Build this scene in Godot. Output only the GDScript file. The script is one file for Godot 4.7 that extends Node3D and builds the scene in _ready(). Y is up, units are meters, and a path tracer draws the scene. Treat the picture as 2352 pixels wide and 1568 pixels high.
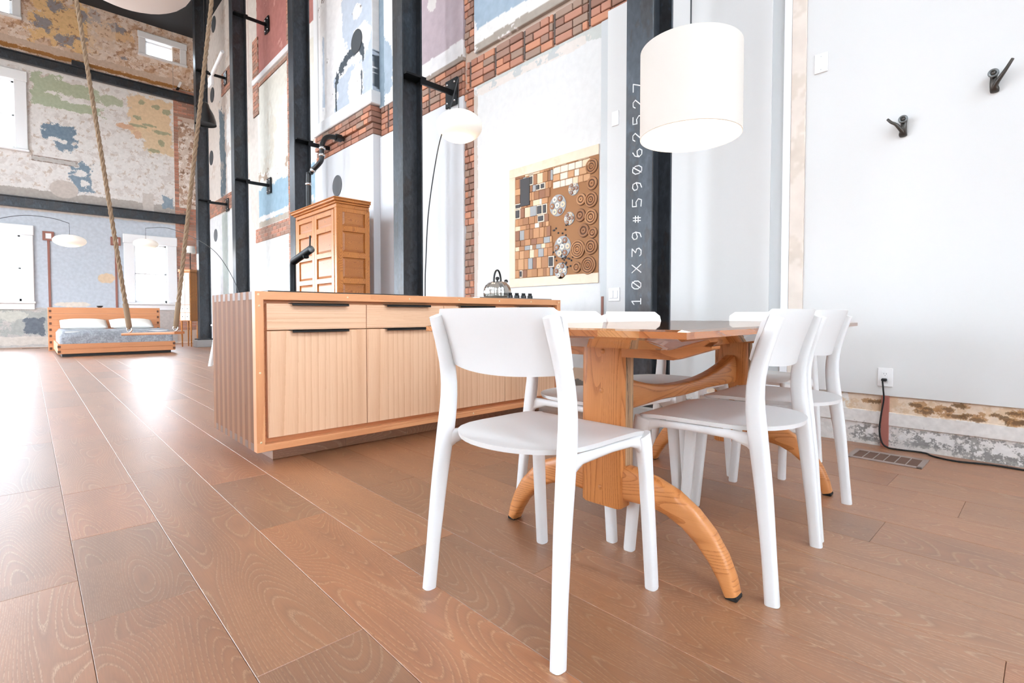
extends Node3D
# A tall brick loft: dining table and chairs, timber kitchen island, steel columns along a weathered wall, a bed and rope swing far behind.

var M := {}
var used := {}
var rng := RandomNumberGenerator.new()
var NA: PackedByteArray
var NB: PackedByteArray

const XW := 3.635
const ZF := -16.8
const ZN := 3.2
const XL := -4.4
const YC := 8.52

# ------------------------------------------------------------------ nodes
func numbered(n: String) -> String:
	if not used.has(n):
		used[n] = 0
		return n
	used[n] += 1
	return "%s_%03d" % [n, used[n]]

func tag(o: Node, label: String, category: String, group := "") -> Node:
	o.set_meta("label", label)
	o.set_meta("category", category)
	if group != "":
		o.set_meta("group", group)
	return o

func thing(called: String, label: String, category: String, at := Vector3.ZERO, turn := 0.0, group := "") -> Node3D:
	var o := Node3D.new()
	o.name = numbered(called)
	add_child(o)
	o.position = at
	o.rotation.y = turn
	tag(o, label, category, group)
	return o

func struct(called: String) -> Node3D:
	var o := Node3D.new()
	o.name = called
	add_child(o)
	o.set_meta("kind", "structure")
	return o

func put(mesh: Mesh, called: String, m: Material, parent: Node, at := Vector3.ZERO) -> MeshInstance3D:
	var o := MeshInstance3D.new()
	o.mesh = mesh
	o.material_override = m
	o.name = called if parent != self else numbered(called)
	parent.add_child(o, true)
	o.position = at
	return o

func obj(st: SurfaceTool, called: String, m: Material, parent: Node, at := Vector3.ZERO) -> MeshInstance3D:
	return put(fin(st), called, m, parent, at)

# ------------------------------------------------------------------ shapes
func start() -> SurfaceTool:
	var st := SurfaceTool.new()
	st.begin(Mesh.PRIMITIVE_TRIANGLES)
	st.set_smooth_group(-1)
	return st

func fin(st: SurfaceTool) -> ArrayMesh:
	st.generate_normals()
	return st.commit()

func v(st: SurfaceTool, p: Vector3, uv := Vector2.ZERO) -> void:
	st.set_uv(uv)
	st.add_vertex(p)

func tri(st: SurfaceTool, a: Vector3, b: Vector3, c: Vector3, out: Vector3, ua := Vector2.ZERO, ub := Vector2.ZERO, uc := Vector2.ZERO) -> void:
	if (b - a).cross(c - a).dot(out) < 0.0:
		v(st, a, ua); v(st, b, ub); v(st, c, uc)
	else:
		v(st, a, ua); v(st, c, uc); v(st, b, ub)

func quad(st: SurfaceTool, a: Vector3, b: Vector3, c: Vector3, d: Vector3, out: Vector3, uvs := []) -> void:
	if uvs.is_empty():
		tri(st, a, b, c, out)
		tri(st, a, c, d, out)
	else:
		tri(st, a, b, c, out, uvs[0], uvs[1], uvs[2])
		tri(st, a, c, d, out, uvs[0], uvs[2], uvs[3])

# chamfered box. grain: axis (0,1,2) along which texture u runs; s: metres covered by the texture (u, v); off: uv offset
func bx(st: SurfaceTool, lo: Vector3, hi: Vector3, bev := 0.0, grain := -1, s := Vector2(1, 1), off := Vector2.ZERO) -> void:
	var c := (lo + hi) * 0.5
	var h := (hi - lo) * 0.5
	var b: float = minf(bev, minf(h.x, minf(h.y, h.z)) * 0.9)
	for ax in 3:
		var u := (ax + 1) % 3
		var w := (ax + 2) % 3
		for sg in [-1.0, 1.0]:
			var n := Vector3.ZERO
			n[ax] = sg
			var p := []
			for k in [[-1, -1], [1, -1], [1, 1], [-1, 1]]:
				var q := c
				q[ax] += sg * h[ax]
				q[u] += k[0] * (h[u] - b)
				q[w] += k[1] * (h[w] - b)
				p.append(q)
			quad(st, p[0], p[1], p[2], p[3], n, [guv(p[0], ax, grain, s, off), guv(p[1], ax, grain, s, off), guv(p[2], ax, grain, s, off), guv(p[3], ax, grain, s, off)])
	if b <= 0.0:
		return
	for ax in 3:
		var u := (ax + 1) % 3
		var w := (ax + 2) % 3
		for s1 in [-1.0, 1.0]:
			for s2 in [-1.0, 1.0]:
				var n := Vector3.ZERO
				n[u] = s1
				n[w] = s2
				var p := []
				for k in [[-1, 0], [1, 0], [1, 1], [-1, 1]]:
					var q := c
					q[ax] += k[0] * (h[ax] - b)
					q[u] += s1 * (h[u] - (b if k[1] == 0 else 0.0))
					q[w] += s2 * (h[w] - (0.0 if k[1] == 0 else b))
					p.append(q)
				quad(st, p[0], p[1], p[2], p[3], n, [guv(p[0], u, grain, s, off), guv(p[1], u, grain, s, off), guv(p[2], u, grain, s, off), guv(p[3], u, grain, s, off)])
	for a in [-1.0, 1.0]:
		for e in [-1.0, 1.0]:
			for g in [-1.0, 1.0]:
				var sg := Vector3(a, e, g)
				var p0 := c + sg * Vector3(h.x, h.y - b, h.z - b)
				var p1 := c + sg * Vector3(h.x - b, h.y, h.z - b)
				var p2 := c + sg * Vector3(h.x - b, h.y - b, h.z)
				tri(st, p0, p1, p2, sg, guv(p0, 0, grain, s, off), guv(p1, 0, grain, s, off), guv(p2, 0, grain, s, off))

func guv(p: Vector3, ax: int, grain: int, s: Vector2, off: Vector2) -> Vector2:
	if grain < 0:
		return Vector2.ZERO
	var w := 0
	for k in 3:
		if k != grain and k != ax:
			w = k
	if ax == grain:
		return Vector2(p[(grain + 1) % 3] * 0.2 / s.x, p[(grain + 2) % 3] / s.y) + off
	return Vector2(p[grain] / s.x, p[w] / s.y) + off

func box(lo: Vector3, hi: Vector3, bev := 0.0, grain := -1, s := Vector2(1, 1), off := Vector2.ZERO) -> ArrayMesh:
	var st := start()
	bx(st, lo, hi, bev, grain, s, off)
	return fin(st)

# sweep of a rounded section: pts with half sizes (a along side, b across); k: squareness (2 = round)
func sweep(st: SurfaceTool, pts: Array, ha: Array, hb: Array, side: Vector3, n := 12, k := 3.0, caps := true) -> void:
	var rings := []
	for i in pts.size():
		var p: Vector3 = pts[i]
		var t: Vector3 = (pts[mini(i + 1, pts.size() - 1)] - pts[maxi(i - 1, 0)]).normalized()
		var a := (side - t * side.dot(t)).normalized()
		var b := t.cross(a).normalized()
		var ring := []
		for j in n:
			var th := TAU * (j + 0.5) / n
			var ct := cos(th)
			var sn := sin(th)
			var x := signf(ct) * pow(absf(ct), 2.0 / k)
			var y := signf(sn) * pow(absf(sn), 2.0 / k)
			ring.append(p + a * x * ha[i] + b * y * hb[i])
		rings.append(ring)
	st.set_smooth_group(0)
	for i in pts.size() - 1:
		for j in n:
			var j2 := (j + 1) % n
			var mid: Vector3 = (pts[i] + pts[i + 1]) * 0.5
			var fc: Vector3 = (rings[i][j] + rings[i][j2] + rings[i + 1][j] + rings[i + 1][j2]) * 0.25
			quad(st, rings[i][j], rings[i][j2], rings[i + 1][j2], rings[i + 1][j], fc - mid)
	st.set_smooth_group(-1)
	if caps:
		for e in [0, pts.size() - 1]:
			var t: Vector3 = (pts[0] - pts[1]) if e == 0 else (pts[-1] - pts[-2])
			for j in n:
				tri(st, pts[e], rings[e][j], rings[e][(j + 1) % n], t)

func tube(st: SurfaceTool, pts: Array, r: float, n := 8, side := Vector3(0.13, 0.21, 0.97)) -> void:
	var a := []
	for p in pts:
		a.append(r)
	sweep(st, pts, a, a, side, n, 2.0)

# turned shape about the y axis at o; prof: Vector2(radius, height)
func lathe(st: SurfaceTool, o: Vector3, prof: Array, n := 24, smooth := true, flute := 0.0, flutes := 0, grp := 0) -> void:
	if smooth:
		st.set_smooth_group(grp)
	for i in prof.size() - 1:
		var a: Vector2 = prof[i]
		var b: Vector2 = prof[i + 1]
		var out2 := Vector2(b.y - a.y, a.x - b.x)
		for j in n:
			var t0 := TAU * j / n
			var t1 := TAU * (j + 1) / n
			var f0 := 1.0 + flute * absf(sin(t0 * flutes * 0.5))
			var f1 := 1.0 + flute * absf(sin(t1 * flutes * 0.5))
			var d0 := Vector3(cos(t0), 0, sin(t0))
			var d1 := Vector3(cos(t1), 0, sin(t1))
			var out := (d0 + d1).normalized() * out2.x + Vector3.UP * out2.y
			var p0 := o + d0 * a.x * f0 + Vector3.UP * a.y
			var p1 := o + d1 * a.x * f1 + Vector3.UP * a.y
			var p2 := o + d1 * b.x * f1 + Vector3.UP * b.y
			var p3 := o + d0 * b.x * f0 + Vector3.UP * b.y
			if a.x > 0.0001:
				tri(st, p0, p1, p2, out)
			if b.x > 0.0001:
				tri(st, p0, p2, p3, out)
	st.set_smooth_group(-1)

# turned shape with any axis (unit vector)
func turned(o: Vector3, axis: Vector3, prof: Array, n := 24, smooth := true) -> ArrayMesh:
	var st := start()
	lathe(st, Vector3.ZERO, prof, n, smooth)
	var src := fin(st)
	var y := axis.normalized()
	var x := y.cross(Vector3(0.31, 0.27, 0.91)).normalized()
	var z := x.cross(y)
	var st2 := SurfaceTool.new()
	st2.begin(Mesh.PRIMITIVE_TRIANGLES)
	st2.append_from(src, 0, Transform3D(Basis(x, y, z), o))
	return st2.commit()

# flat polygon extruded along an axis: poly of Vector2 in the plane of the other two axes (order: axis 0 -> (z,y), 1 -> (x,z), 2 -> (x,y))
func prism(st: SurfaceTool, poly: PackedVector2Array, axis: int, lo: float, hi: float) -> void:
	var idx := Geometry2D.triangulate_polygon(poly)
	var f := func(p: Vector2, h: float) -> Vector3:
		if axis == 0:
			return Vector3(h, p.y, p.x)
		if axis == 1:
			return Vector3(p.x, h, p.y)
		return Vector3(p.x, p.y, h)
	var n := Vector3.ZERO
	n[axis] = 1.0
	for i in range(0, idx.size(), 3):
		for e in [[lo, -1.0], [hi, 1.0]]:
			tri(st, f.call(poly[idx[i]], e[0]), f.call(poly[idx[i + 1]], e[0]), f.call(poly[idx[i + 2]], e[0]), n * e[1])
	var cw := Geometry2D.is_polygon_clockwise(poly)
	for i in poly.size():
		var a := poly[i]
		var b := poly[(i + 1) % poly.size()]
		var d := b - a
		var o2 := Vector2(d.y, -d.x) * (1.0 if not cw else -1.0)
		var out: Vector3 = f.call(o2, 0.0)
		quad(st, f.call(a, lo), f.call(b, lo), f.call(b, hi), f.call(a, hi), out)

func bez(pts: Array, n: int) -> Array:
	# Catmull-Rom through pts
	var out := []
	for i in pts.size() - 1:
		var p0: Vector3 = pts[maxi(i - 1, 0)]
		var p1: Vector3 = pts[i]
		var p2: Vector3 = pts[i + 1]
		var p3: Vector3 = pts[mini(i + 2, pts.size() - 1)]
		for k in n:
			out.append(p1.cubic_interpolate(p2, p0, p3, float(k) / n))
	out.append(pts[-1])
	return out

# ------------------------------------------------------------------ materials
func mat(called: String, c: Color, rough := 0.6, metal := 0.0, tex: Texture2D = null, spec := 0.5) -> StandardMaterial3D:
	var m := StandardMaterial3D.new()
	m.resource_name = called
	m.albedo_color = c
	m.roughness = rough
	m.metallic = metal
	m.metallic_specular = spec
	if tex:
		m.albedo_texture = tex
	M[called] = m
	return m

func trip(m: StandardMaterial3D, s: Vector3) -> StandardMaterial3D:
	m.uv1_triplanar = true
	m.uv1_scale = s
	m.uv1_triplanar_sharpness = 6.0
	return m

func noise_bytes(sd: int, freq: float, oct: int) -> PackedByteArray:
	var n := FastNoiseLite.new()
	n.seed = sd
	n.noise_type = FastNoiseLite.TYPE_SIMPLEX_SMOOTH
	n.frequency = freq
	n.fractal_octaves = oct
	var im := n.get_seamless_image(512, 512)
	im.convert(Image.FORMAT_L8)
	return im.get_data()

class Canvas:
	var w: int
	var h: int
	var d: PackedByteArray
	var ppm: float
	var x0: float
	var y1: float
	var na: PackedByteArray
	var nb: PackedByteArray
	var fsk := 1.0
	func _init(ax0: float, ax1: float, ay0: float, ay1: float, ap: float, c: Color, a: PackedByteArray, b: PackedByteArray):
		ppm = ap
		x0 = ax0
		y1 = ay1
		w = int((ax1 - ax0) * ppm)
		h = int((ay1 - ay0) * ppm)
		na = a
		nb = b
		d.resize(w * h * 3)
		var r := int(c.r * 255)
		var g := int(c.g * 255)
		var bl := int(c.b * 255)
		for i in w * h:
			d[i * 3] = r
			d[i * 3 + 1] = g
			d[i * 3 + 2] = bl
	# a patch of paint or plaster with a ragged edge, centre and half size in metres
	func patch(cx: float, cy: float, hw: float, hh: float, c: Color, rough := 0.5, fs := 1.0, ell := true, amt := 1.0) -> void:
		fs *= fsk
		var grow := 1.0 + rough
		var xa := maxi(0, int((cx - hw * grow - x0) * ppm))
		var xb := mini(w, int((cx + hw * grow - x0) * ppm) + 1)
		var ya := maxi(0, int((y1 - cy - hh * grow) * ppm))
		var yb := mini(h, int((y1 - cy + hh * grow) * ppm) + 1)
		var r := c.r * 255.0
		var g := c.g * 255.0
		var bl := c.b * 255.0
		var sx := int(cx * 173.0) & 511
		var sy := int(cy * 91.0) & 511
		for y in range(ya, yb):
			var dy := absf(y1 - y / ppm - cy) / hh
			var row := ((int(y * fs) + sy) & 511) * 512
			for x in range(xa, xb):
				var dx := absf(x0 + x / ppm - cx) / hw
				var q := sqrt(dx * dx + dy * dy) if ell else maxf(dx, dy)
				var k := row + ((int(x * fs) + sx) & 511)
				if q + rough * ((na[k] + 0.45 * nb[k]) / 184.0 - 1.0) < 1.0:
					var i := (y * w + x) * 3
					d[i] = int(d[i] + (r - d[i]) * amt)
					d[i + 1] = int(d[i + 1] + (g - d[i + 1]) * amt)
					d[i + 2] = int(d[i + 2] + (bl - d[i + 2]) * amt)
	# blotches over the whole surface where the noise passes a level
	func blotch(c: Color, level: float, amt: float, fs: float, shift: int, ya := -1e9, yb := 1e9) -> void:
		fs *= fsk
		var lv := int(level * 255.0)
		var r := c.r * 255.0
		var g := c.g * 255.0
		var bl := c.b * 255.0
		for y in h:
			var wy := y1 - y / ppm
			if wy < ya or wy > yb:
				continue
			var row := ((int(y * fs) + shift) & 511) * 512
			for x in w:
				var k := row + ((int(x * fs) + shift * 3) & 511)
				if (na[k] * 3 + nb[k]) / 4 > lv:
					var i := (y * w + x) * 3
					d[i] = int(d[i] + (r - d[i]) * amt)
					d[i + 1] = int(d[i + 1] + (g - d[i + 1]) * amt)
					d[i + 2] = int(d[i + 2] + (bl - d[i + 2]) * amt)
	func grain(amt: float) -> void:
		for y in h:
			var row := (y & 511) * 512
			for x in w:
				var e := (nb[row + (x & 511)] - 128) * amt + (((x * 7919 + y * 104729 + x * y * 31) & 63) - 32) * amt * 0.6
				var i := (y * w + x) * 3
				d[i] = clampi(int(d[i] + e), 0, 255)
				d[i + 1] = clampi(int(d[i + 1] + e), 0, 255)
				d[i + 2] = clampi(int(d[i + 2] + e), 0, 255)
	func tex() -> ImageTexture:
		return ImageTexture.create_from_image(Image.create_from_data(w, h, false, Image.FORMAT_RGB8, d))

func canvas(ax0: float, ax1: float, ay0: float, ay1: float, ppm: float, c: Color) -> Canvas:
	return Canvas.new(ax0, ax1, ay0, ay1, ppm, c, NA, NB)

# wood: u runs along the grain. rings are level lines of a stretched noise; light pores (limed oak) or dark ones
func wood_image(w: int, h: int, sd: int, base: Color, dark: Color, line: Color, rings: float, stretch: float, freq: float, line_amt: float, tone := 0.5) -> Image:
	var n1 := FastNoiseLite.new()
	n1.seed = sd
	n1.noise_type = FastNoiseLite.TYPE_SIMPLEX_SMOOTH
	n1.frequency = freq
	n1.fractal_octaves = 2
	n1.fractal_gain = 0.35
	var d := PackedByteArray()
	d.resize(w * h * 3)
	for y in h:
		var fr := ((y * 3) & 511) * 512
		var fr2 := ((y * 5 + 77) & 511) * 512
		for x in w:
			var a := n1.get_noise_2d(x / stretch, y)
			var t := a * rings + y * 0.012 * rings * freq * 10.0
			var f := t - floorf(t)
			var late := f * f * f
			var fine := NB[fr + ((x >> 3) & 511)] / 255.0
			var fine2 := NB[fr2 + ((x >> 1) & 511)] / 255.0
			var big := NA[((y >> 1) & 511) * 512 + ((x >> 3) & 511)] / 255.0
			var k := clampf(late * 0.55 + (big - 0.5) * tone + (fine - 0.5) * 0.35 + 0.18, 0.0, 1.0)
			var r := lerpf(base.r, dark.r, k)
			var g := lerpf(base.g, dark.g, k)
			var b := lerpf(base.b, dark.b, k)
			var l := line_amt * clampf((f - 0.74) * 7.0, 0.0, 1.0) * clampf((fine2 - 0.22) * 2.6, 0.0, 1.0)
			var i := (y * w + x) * 3
			d[i] = clampi(int((r + (line.r - r) * l) * 255.0), 0, 255)
			d[i + 1] = clampi(int((g + (line.g - g) * l) * 255.0), 0, 255)
			d[i + 2] = clampi(int((b + (line.b - b) * l) * 255.0), 0, 255)
	return Image.create_from_data(w, h, false, Image.FORMAT_RGB8, d)

func tx(im: Image) -> ImageTexture:
	return ImageTexture.create_from_image(im)

func turned_image(im: Image) -> Image:
	var c: Image = im.duplicate()
	c.rotate_90(CLOCKWISE)
	return c

# ------------------------------------------------------------------ the scene
func _ready() -> void:
	rng.seed = 11
	# camera: level lens height 0.77 m, turned 43.3 degrees from the long wall, slightly down, lens shifted a little
	var cam := Camera3D.new()
	cam.name = "camera"
	cam.near = 0.05
	cam.far = 200.0
	cam.projection = Camera3D.PROJECTION_FRUSTUM
	cam.size = 0.05 * 1568.0 / 1178.0
	cam.frustum_offset = Vector2(0, -0.05 * 26.0 / 1178.0)
	add_child(cam)
	cam.position = Vector3(0, 0.77, 0)
	cam.rotation = Vector3(deg_to_rad(-1.7018), deg_to_rad(-43.3108), 0)
	cam.current = true
	var env := Environment.new()
	env.background_mode = Environment.BG_SKY
	var sky := Sky.new()
	var ps := ProceduralSkyMaterial.new()
	ps.sky_top_color = Color(0.875, 0.94, 1.0)
	ps.sky_horizon_color = Color(0.93, 0.965, 1.0)
	ps.ground_bottom_color = Color(0.62, 0.61, 0.60)
	ps.ground_horizon_color = Color(0.80, 0.80, 0.80)
	ps.sun_angle_max = 0.0
	sky.sky_material = ps
	env.sky = sky
	env.background_energy_multiplier = 60.0
	env.tonemap_mode = Environment.TONE_MAPPER_LINEAR
	env.tonemap_exposure = 0.435
	env.sdfgi_enabled = true
	env.ssao_enabled = true
	env.ssil_enabled = true
	var we := WorldEnvironment.new()
	we.name = "environment"
	we.environment = env
	add_child(we)

	NA = noise_bytes(3, 0.012, 4)
	NB = noise_bytes(8, 0.09, 3)
	materials()
	build_floor()
	build_ceiling()
	build_wall_back()
	build_wall_right()
	build_wall_left()
	build_wall_front()
	build_outside()
	build_columns()
	build_island()
	build_table()
	build_chairs()
	build_lamps()
	build_wall_fittings()
	build_artwork()
	build_armoire()
	build_bedroom()
	build_swing()

func materials() -> void:
	mat("chair_white", Color(0.955, 0.955, 0.95), 0.36)
	mat("wall_white", Color(0.88, 0.88, 0.875), 0.75)
	mat("trim_white", Color(0.94, 0.945, 0.95), 0.5)
	mat("plate_white", Color(0.95, 0.95, 0.95), 0.3)
	mat("mortar", Color(0.76, 0.68, 0.62), 0.95)
	mat("subfloor", Color(0.55, 0.46, 0.38), 0.9)
	mat("black_metal", Color(0.10, 0.11, 0.12), 0.42, 0.6)
	mat("black_satin", Color(0.05, 0.053, 0.057), 0.35)
	mat("chrome", Color(0.82, 0.83, 0.84), 0.15, 1.0)
	mat("stainless", Color(0.76, 0.75, 0.73), 0.22, 1.0)
	mat("soapstone", Color(0.14, 0.145, 0.15), 0.3)
	mat("cream_peg", Color(0.95, 0.86, 0.70), 0.5)
	mat("chalk", Color(0.93, 0.94, 0.95), 0.9)
	mat("rubber", Color(0.06, 0.06, 0.065), 0.7)
	mat("iron", Color(0.30, 0.285, 0.27), 0.38, 0.75)
	mat("concrete", Color(0.66, 0.65, 0.64), 0.9)
	mat("linen", Color(0.93, 0.92, 0.90), 0.9)
	mat("copper_brown", Color(0.55, 0.36, 0.31), 0.6)
	mat("grey_disc", Color(0.42, 0.43, 0.44), 0.8)
	mat("grey_strip", Color(0.79, 0.805, 0.81), 0.5)
	mat("lampcord", Color(0.10, 0.10, 0.11), 0.5)
	mat("ceiling_dark", Color(0.13, 0.135, 0.145), 0.8)
	var g := mat("glass", Color(1, 1, 1, 0.06), 0.02)
	g.transparency = BaseMaterial3D.TRANSPARENCY_ALPHA
	# limed oak floor, several tones of one texture
	var oak := tx(wood_image(2048, 1024, 5, Color(0.66, 0.45, 0.29), Color(0.475, 0.305, 0.18), Color(0.84, 0.72, 0.59), 17.0, 5.0, 0.0032, 0.6))
	for k in 6:
		var c: Color = [Color(1, 0.97, 0.95), Color(0.93, 0.90, 0.88), Color(1.0, 0.93, 0.88), Color(0.86, 0.84, 0.83), Color(0.97, 0.96, 0.96), Color(0.91, 0.86, 0.81)][k]
		var om := mat("oak_%d" % k, c, 0.50, 0.0, oak, 0.68)
		om.clearcoat_enabled = true
		om.clearcoat = 1.0
		om.clearcoat_roughness = 0.4
	# fir of the island and table, quiet straight grain / strong figure
	var fir := wood_image(768, 384, 21, Color(0.94, 0.79, 0.665), Color(0.86, 0.67, 0.53), Color(0.80, 0.58, 0.44), 13.0, 34.0, 0.0035, 0.16, 0.45)
	var figure := wood_image(768, 512, 33, Color(0.84, 0.60, 0.385), Color(0.73, 0.47, 0.25), Color(0.58, 0.34, 0.16), 12.0, 4.2, 0.0034, 0.5, 0.25)
	var oldoak := wood_image(512, 512, 45, Color(0.80, 0.54, 0.28), Color(0.62, 0.37, 0.16), Color(0.48, 0.27, 0.12), 14.0, 2.6, 0.006, 0.6, 0.4)
	var fir_t := tx(fir)
	var fir_v := tx(turned_image(fir))
	var fig_t := tx(figure)
	var fig_v := tx(turned_image(figure))
	mat("fir_door", Color(1, 0.985, 0.965), 0.42, 0.0, fir_t)
	mat("fir_frame", Color(0.95, 0.82, 0.70), 0.38, 0.0, fir_t)
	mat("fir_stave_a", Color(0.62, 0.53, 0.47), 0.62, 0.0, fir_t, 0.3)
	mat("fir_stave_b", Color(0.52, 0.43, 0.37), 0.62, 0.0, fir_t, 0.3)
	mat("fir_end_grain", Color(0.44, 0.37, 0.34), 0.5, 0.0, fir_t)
	for k in 4:
		var c: Color = [Color(1, 0.95, 0.90), Color(0.93, 0.83, 0.74), Color(1, 0.99, 0.97), Color(0.88, 0.76, 0.66)][k]
		var tm := mat("table_top_%d" % k, c, 0.08, 0.0, fig_t)
		tm.clearcoat_enabled = true
		tm.clearcoat = 1.0
		tm.clearcoat_roughness = 0.02
	trip(mat("table_wood", Color(1, 0.95, 0.90), 0.33, 0.0, fig_t), Vector3(1.1, 2.2, 1.1))
	trip(mat("table_post", Color(1, 0.94, 0.86), 0.35, 0.0, fig_v), Vector3(2.2, 0.9, 2.2))
	mat("live_edge", Color(0.30, 0.23, 0.17), 0.75)
	mat("bark_edge", Color(1, 1, 1), 0.75, 0.0, tx(wood_image(256, 128, 71, Color(0.82, 0.68, 0.53), Color(0.52, 0.38, 0.26), Color(0.16, 0.13, 0.11), 5.0, 22.0, 0.011, 0.95, 0.6)))
	trip(mat("armoire_wood", Color(1, 0.97, 0.93), 0.32, 0.0, tx(turned_image(oldoak))), Vector3(1.6, 0.9, 1.6))
	trip(mat("armoire_panel", Color(0.92, 0.88, 0.84), 0.34, 0.0, tx(oldoak)), Vector3(1.7, 2.2, 1.7))
	trip(mat("bed_wood", Color(0.84, 0.69, 0.57), 0.45, 0.0, fir_t), Vector3(0.6, 2.4, 0.6))
	mat("bed_joint", Color(0.36, 0.22, 0.14), 0.6)
	# steel with mill scale
	var cs := canvas(0, 1, 0, 2, 128, Color(0.40, 0.42, 0.445))
	cs.blotch(Color(0.33, 0.335, 0.34), 0.52, 0.6, 0.7, 40)
	cs.blotch(Color(0.52, 0.545, 0.57), 0.60, 0.4, 1.6, 140)
	cs.blotch(Color(0.40, 0.36, 0.34), 0.66, 0.5, 0.9, 300)
	cs.grain(0.10)
	trip(mat("steel", Color(0.58, 0.59, 0.605), 0.36, 0.35, cs.tex()), Vector3(2.0, 0.5, 2.0))
	# brick tones
	for k in 6:
		mat("brick_%d" % k, [Color(0.72, 0.52, 0.44), Color(0.66, 0.46, 0.38), Color(0.62, 0.49, 0.43), Color(0.78, 0.55, 0.44), Color(0.58, 0.44, 0.38), Color(0.63, 0.53, 0.47)][k], 0.92)
	# blanket
	var cb := canvas(0, 1, 0, 1, 200, Color(0.60, 0.61, 0.63))
	cb.blotch(Color(0.50, 0.50, 0.51), 0.50, 0.6, 1.5, 30)
	cb.grain(0.15)
	trip(mat("blanket", Color(1, 1, 1), 0.95, 0.0, cb.tex()), Vector3(1.2, 1.2, 1.2))
	# rope
	mat("rope", Color(0.54, 0.45, 0.36), 0.95)

# ------------------------------------------------------------------ floor and ceiling
func build_floor() -> void:
	var fl := struct("floor")
	put(box(Vector3(XL, -0.25, ZF), Vector3(XW + 0.2, -0.021, ZN)), "subfloor", M.subfloor, fl)
	var joints := {-1: [-1.93], 0: [-1.64, -2.29], 1: [-1.15, -3.05, -3.9], 2: [-1.94, -2.61], 3: [-1.44], 4: [-2.08, -1.05], 6: [-0.99], 7: [-0.75], 8: [-0.42], 10: [-0.24], 5: [-0.06]}
	var pw := 0.2465
	var far := start()
	for k in range(-19, 15):
		var x0 := 0.09 + k * pw
		var x1 := x0 + pw
		if x1 < XL or x0 > XW + 0.05:
			continue
		x0 = maxf(x0, XL)
		x1 = minf(x1, XW + 0.05)
		var cuts := [ZF]
		var fixed: Array = joints.get(k, [])
		var z := ZF + rng.randf_range(0.3, 1.9)
		var lo_f := 99.0
		var hi_f := -99.0
		for f in fixed:
			lo_f = minf(lo_f, f)
			hi_f = maxf(hi_f, f)
		while z < ZN - 0.3:
			if fixed.is_empty() or z < lo_f - 0.6 or z > hi_f + 0.9:
				cuts.append(z)
			z += rng.randf_range(0.9, 2.1)
		for f in fixed:
			cuts.append(f)
		cuts.append(ZN)
		cuts.sort()
		for i in cuts.size() - 1:
			var dy := rng.randf_range(-0.0006, 0.0)
			var lo := Vector3(x0 + 0.0004, -0.018, cuts[i] + 0.0004)
			var hi := Vector3(x1 - 0.0004, dy, cuts[i + 1] - 0.0004)
			var off := Vector2(rng.randf(), rng.randf())
			if x1 > -0.7 and cuts[i] < 0.6:
				put(box(lo, hi, 0.0011, 2, Vector2(2.2, 1.0), off), "plank", M["oak_%d" % rng.randi_range(0, 5)], fl)
			else:
				bx(far, lo, hi, 0.0, 2, Vector2(2.4, 1.05), off)
	obj(far, "plank_field", M.oak_1, fl).set_meta("kind", "stuff")

func build_ceiling() -> void:
	var c := struct("ceiling")
	put(box(Vector3(XL - 0.3, YC, ZF - 0.3), Vector3(XW + 0.3, YC + 0.3, -12.6)), "steel_deck", M.ceiling_dark, c)
	put(box(Vector3(XL - 0.3, YC, -12.6), Vector3(XW + 0.3, YC + 0.3, ZN + 0.3)), "plaster_slab", M.wall_white, c)  # out of view, made white to bounce light down on the seats

# cells of a wall between its openings. axis: 0 for a wall facing x, 2 for one facing z; holes: Rect2 in (z or x, y)
func holed(st: SurfaceTool, axis: int, a0: float, a1: float, y0: float, y1: float, t0: float, t1: float, holes: Array, s := Vector2(1, 1), off := Vector2.ZERO, grain := -1) -> void:
	var us := [a0, a1]
	var ys := [y0, y1]
	for h in holes:
		us.append_array([h.position.x, h.end.x])
		ys.append_array([h.position.y, h.end.y])
	us.sort()
	ys.sort()
	for i in us.size() - 1:
		for j in ys.size() - 1:
			if us[i + 1] - us[i] < 0.001 or ys[j + 1] - ys[j] < 0.001 or us[i] < a0 - 0.001 or us[i + 1] > a1 + 0.001:
				continue
			var m := Vector2((us[i] + us[i + 1]) * 0.5, (ys[j] + ys[j + 1]) * 0.5)
			var hit := false
			for h in holes:
				hit = hit or h.has_point(m)
			if hit:
				continue
			if axis == 0:
				bx(st, Vector3(t0, ys[j], us[i]), Vector3(t1, ys[j + 1], us[i + 1]), 0.0, grain, s, off)
			else:
				bx(st, Vector3(us[i], ys[j], t0), Vector3(us[i + 1], ys[j + 1], t1), 0.0, grain, s, off)

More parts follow.
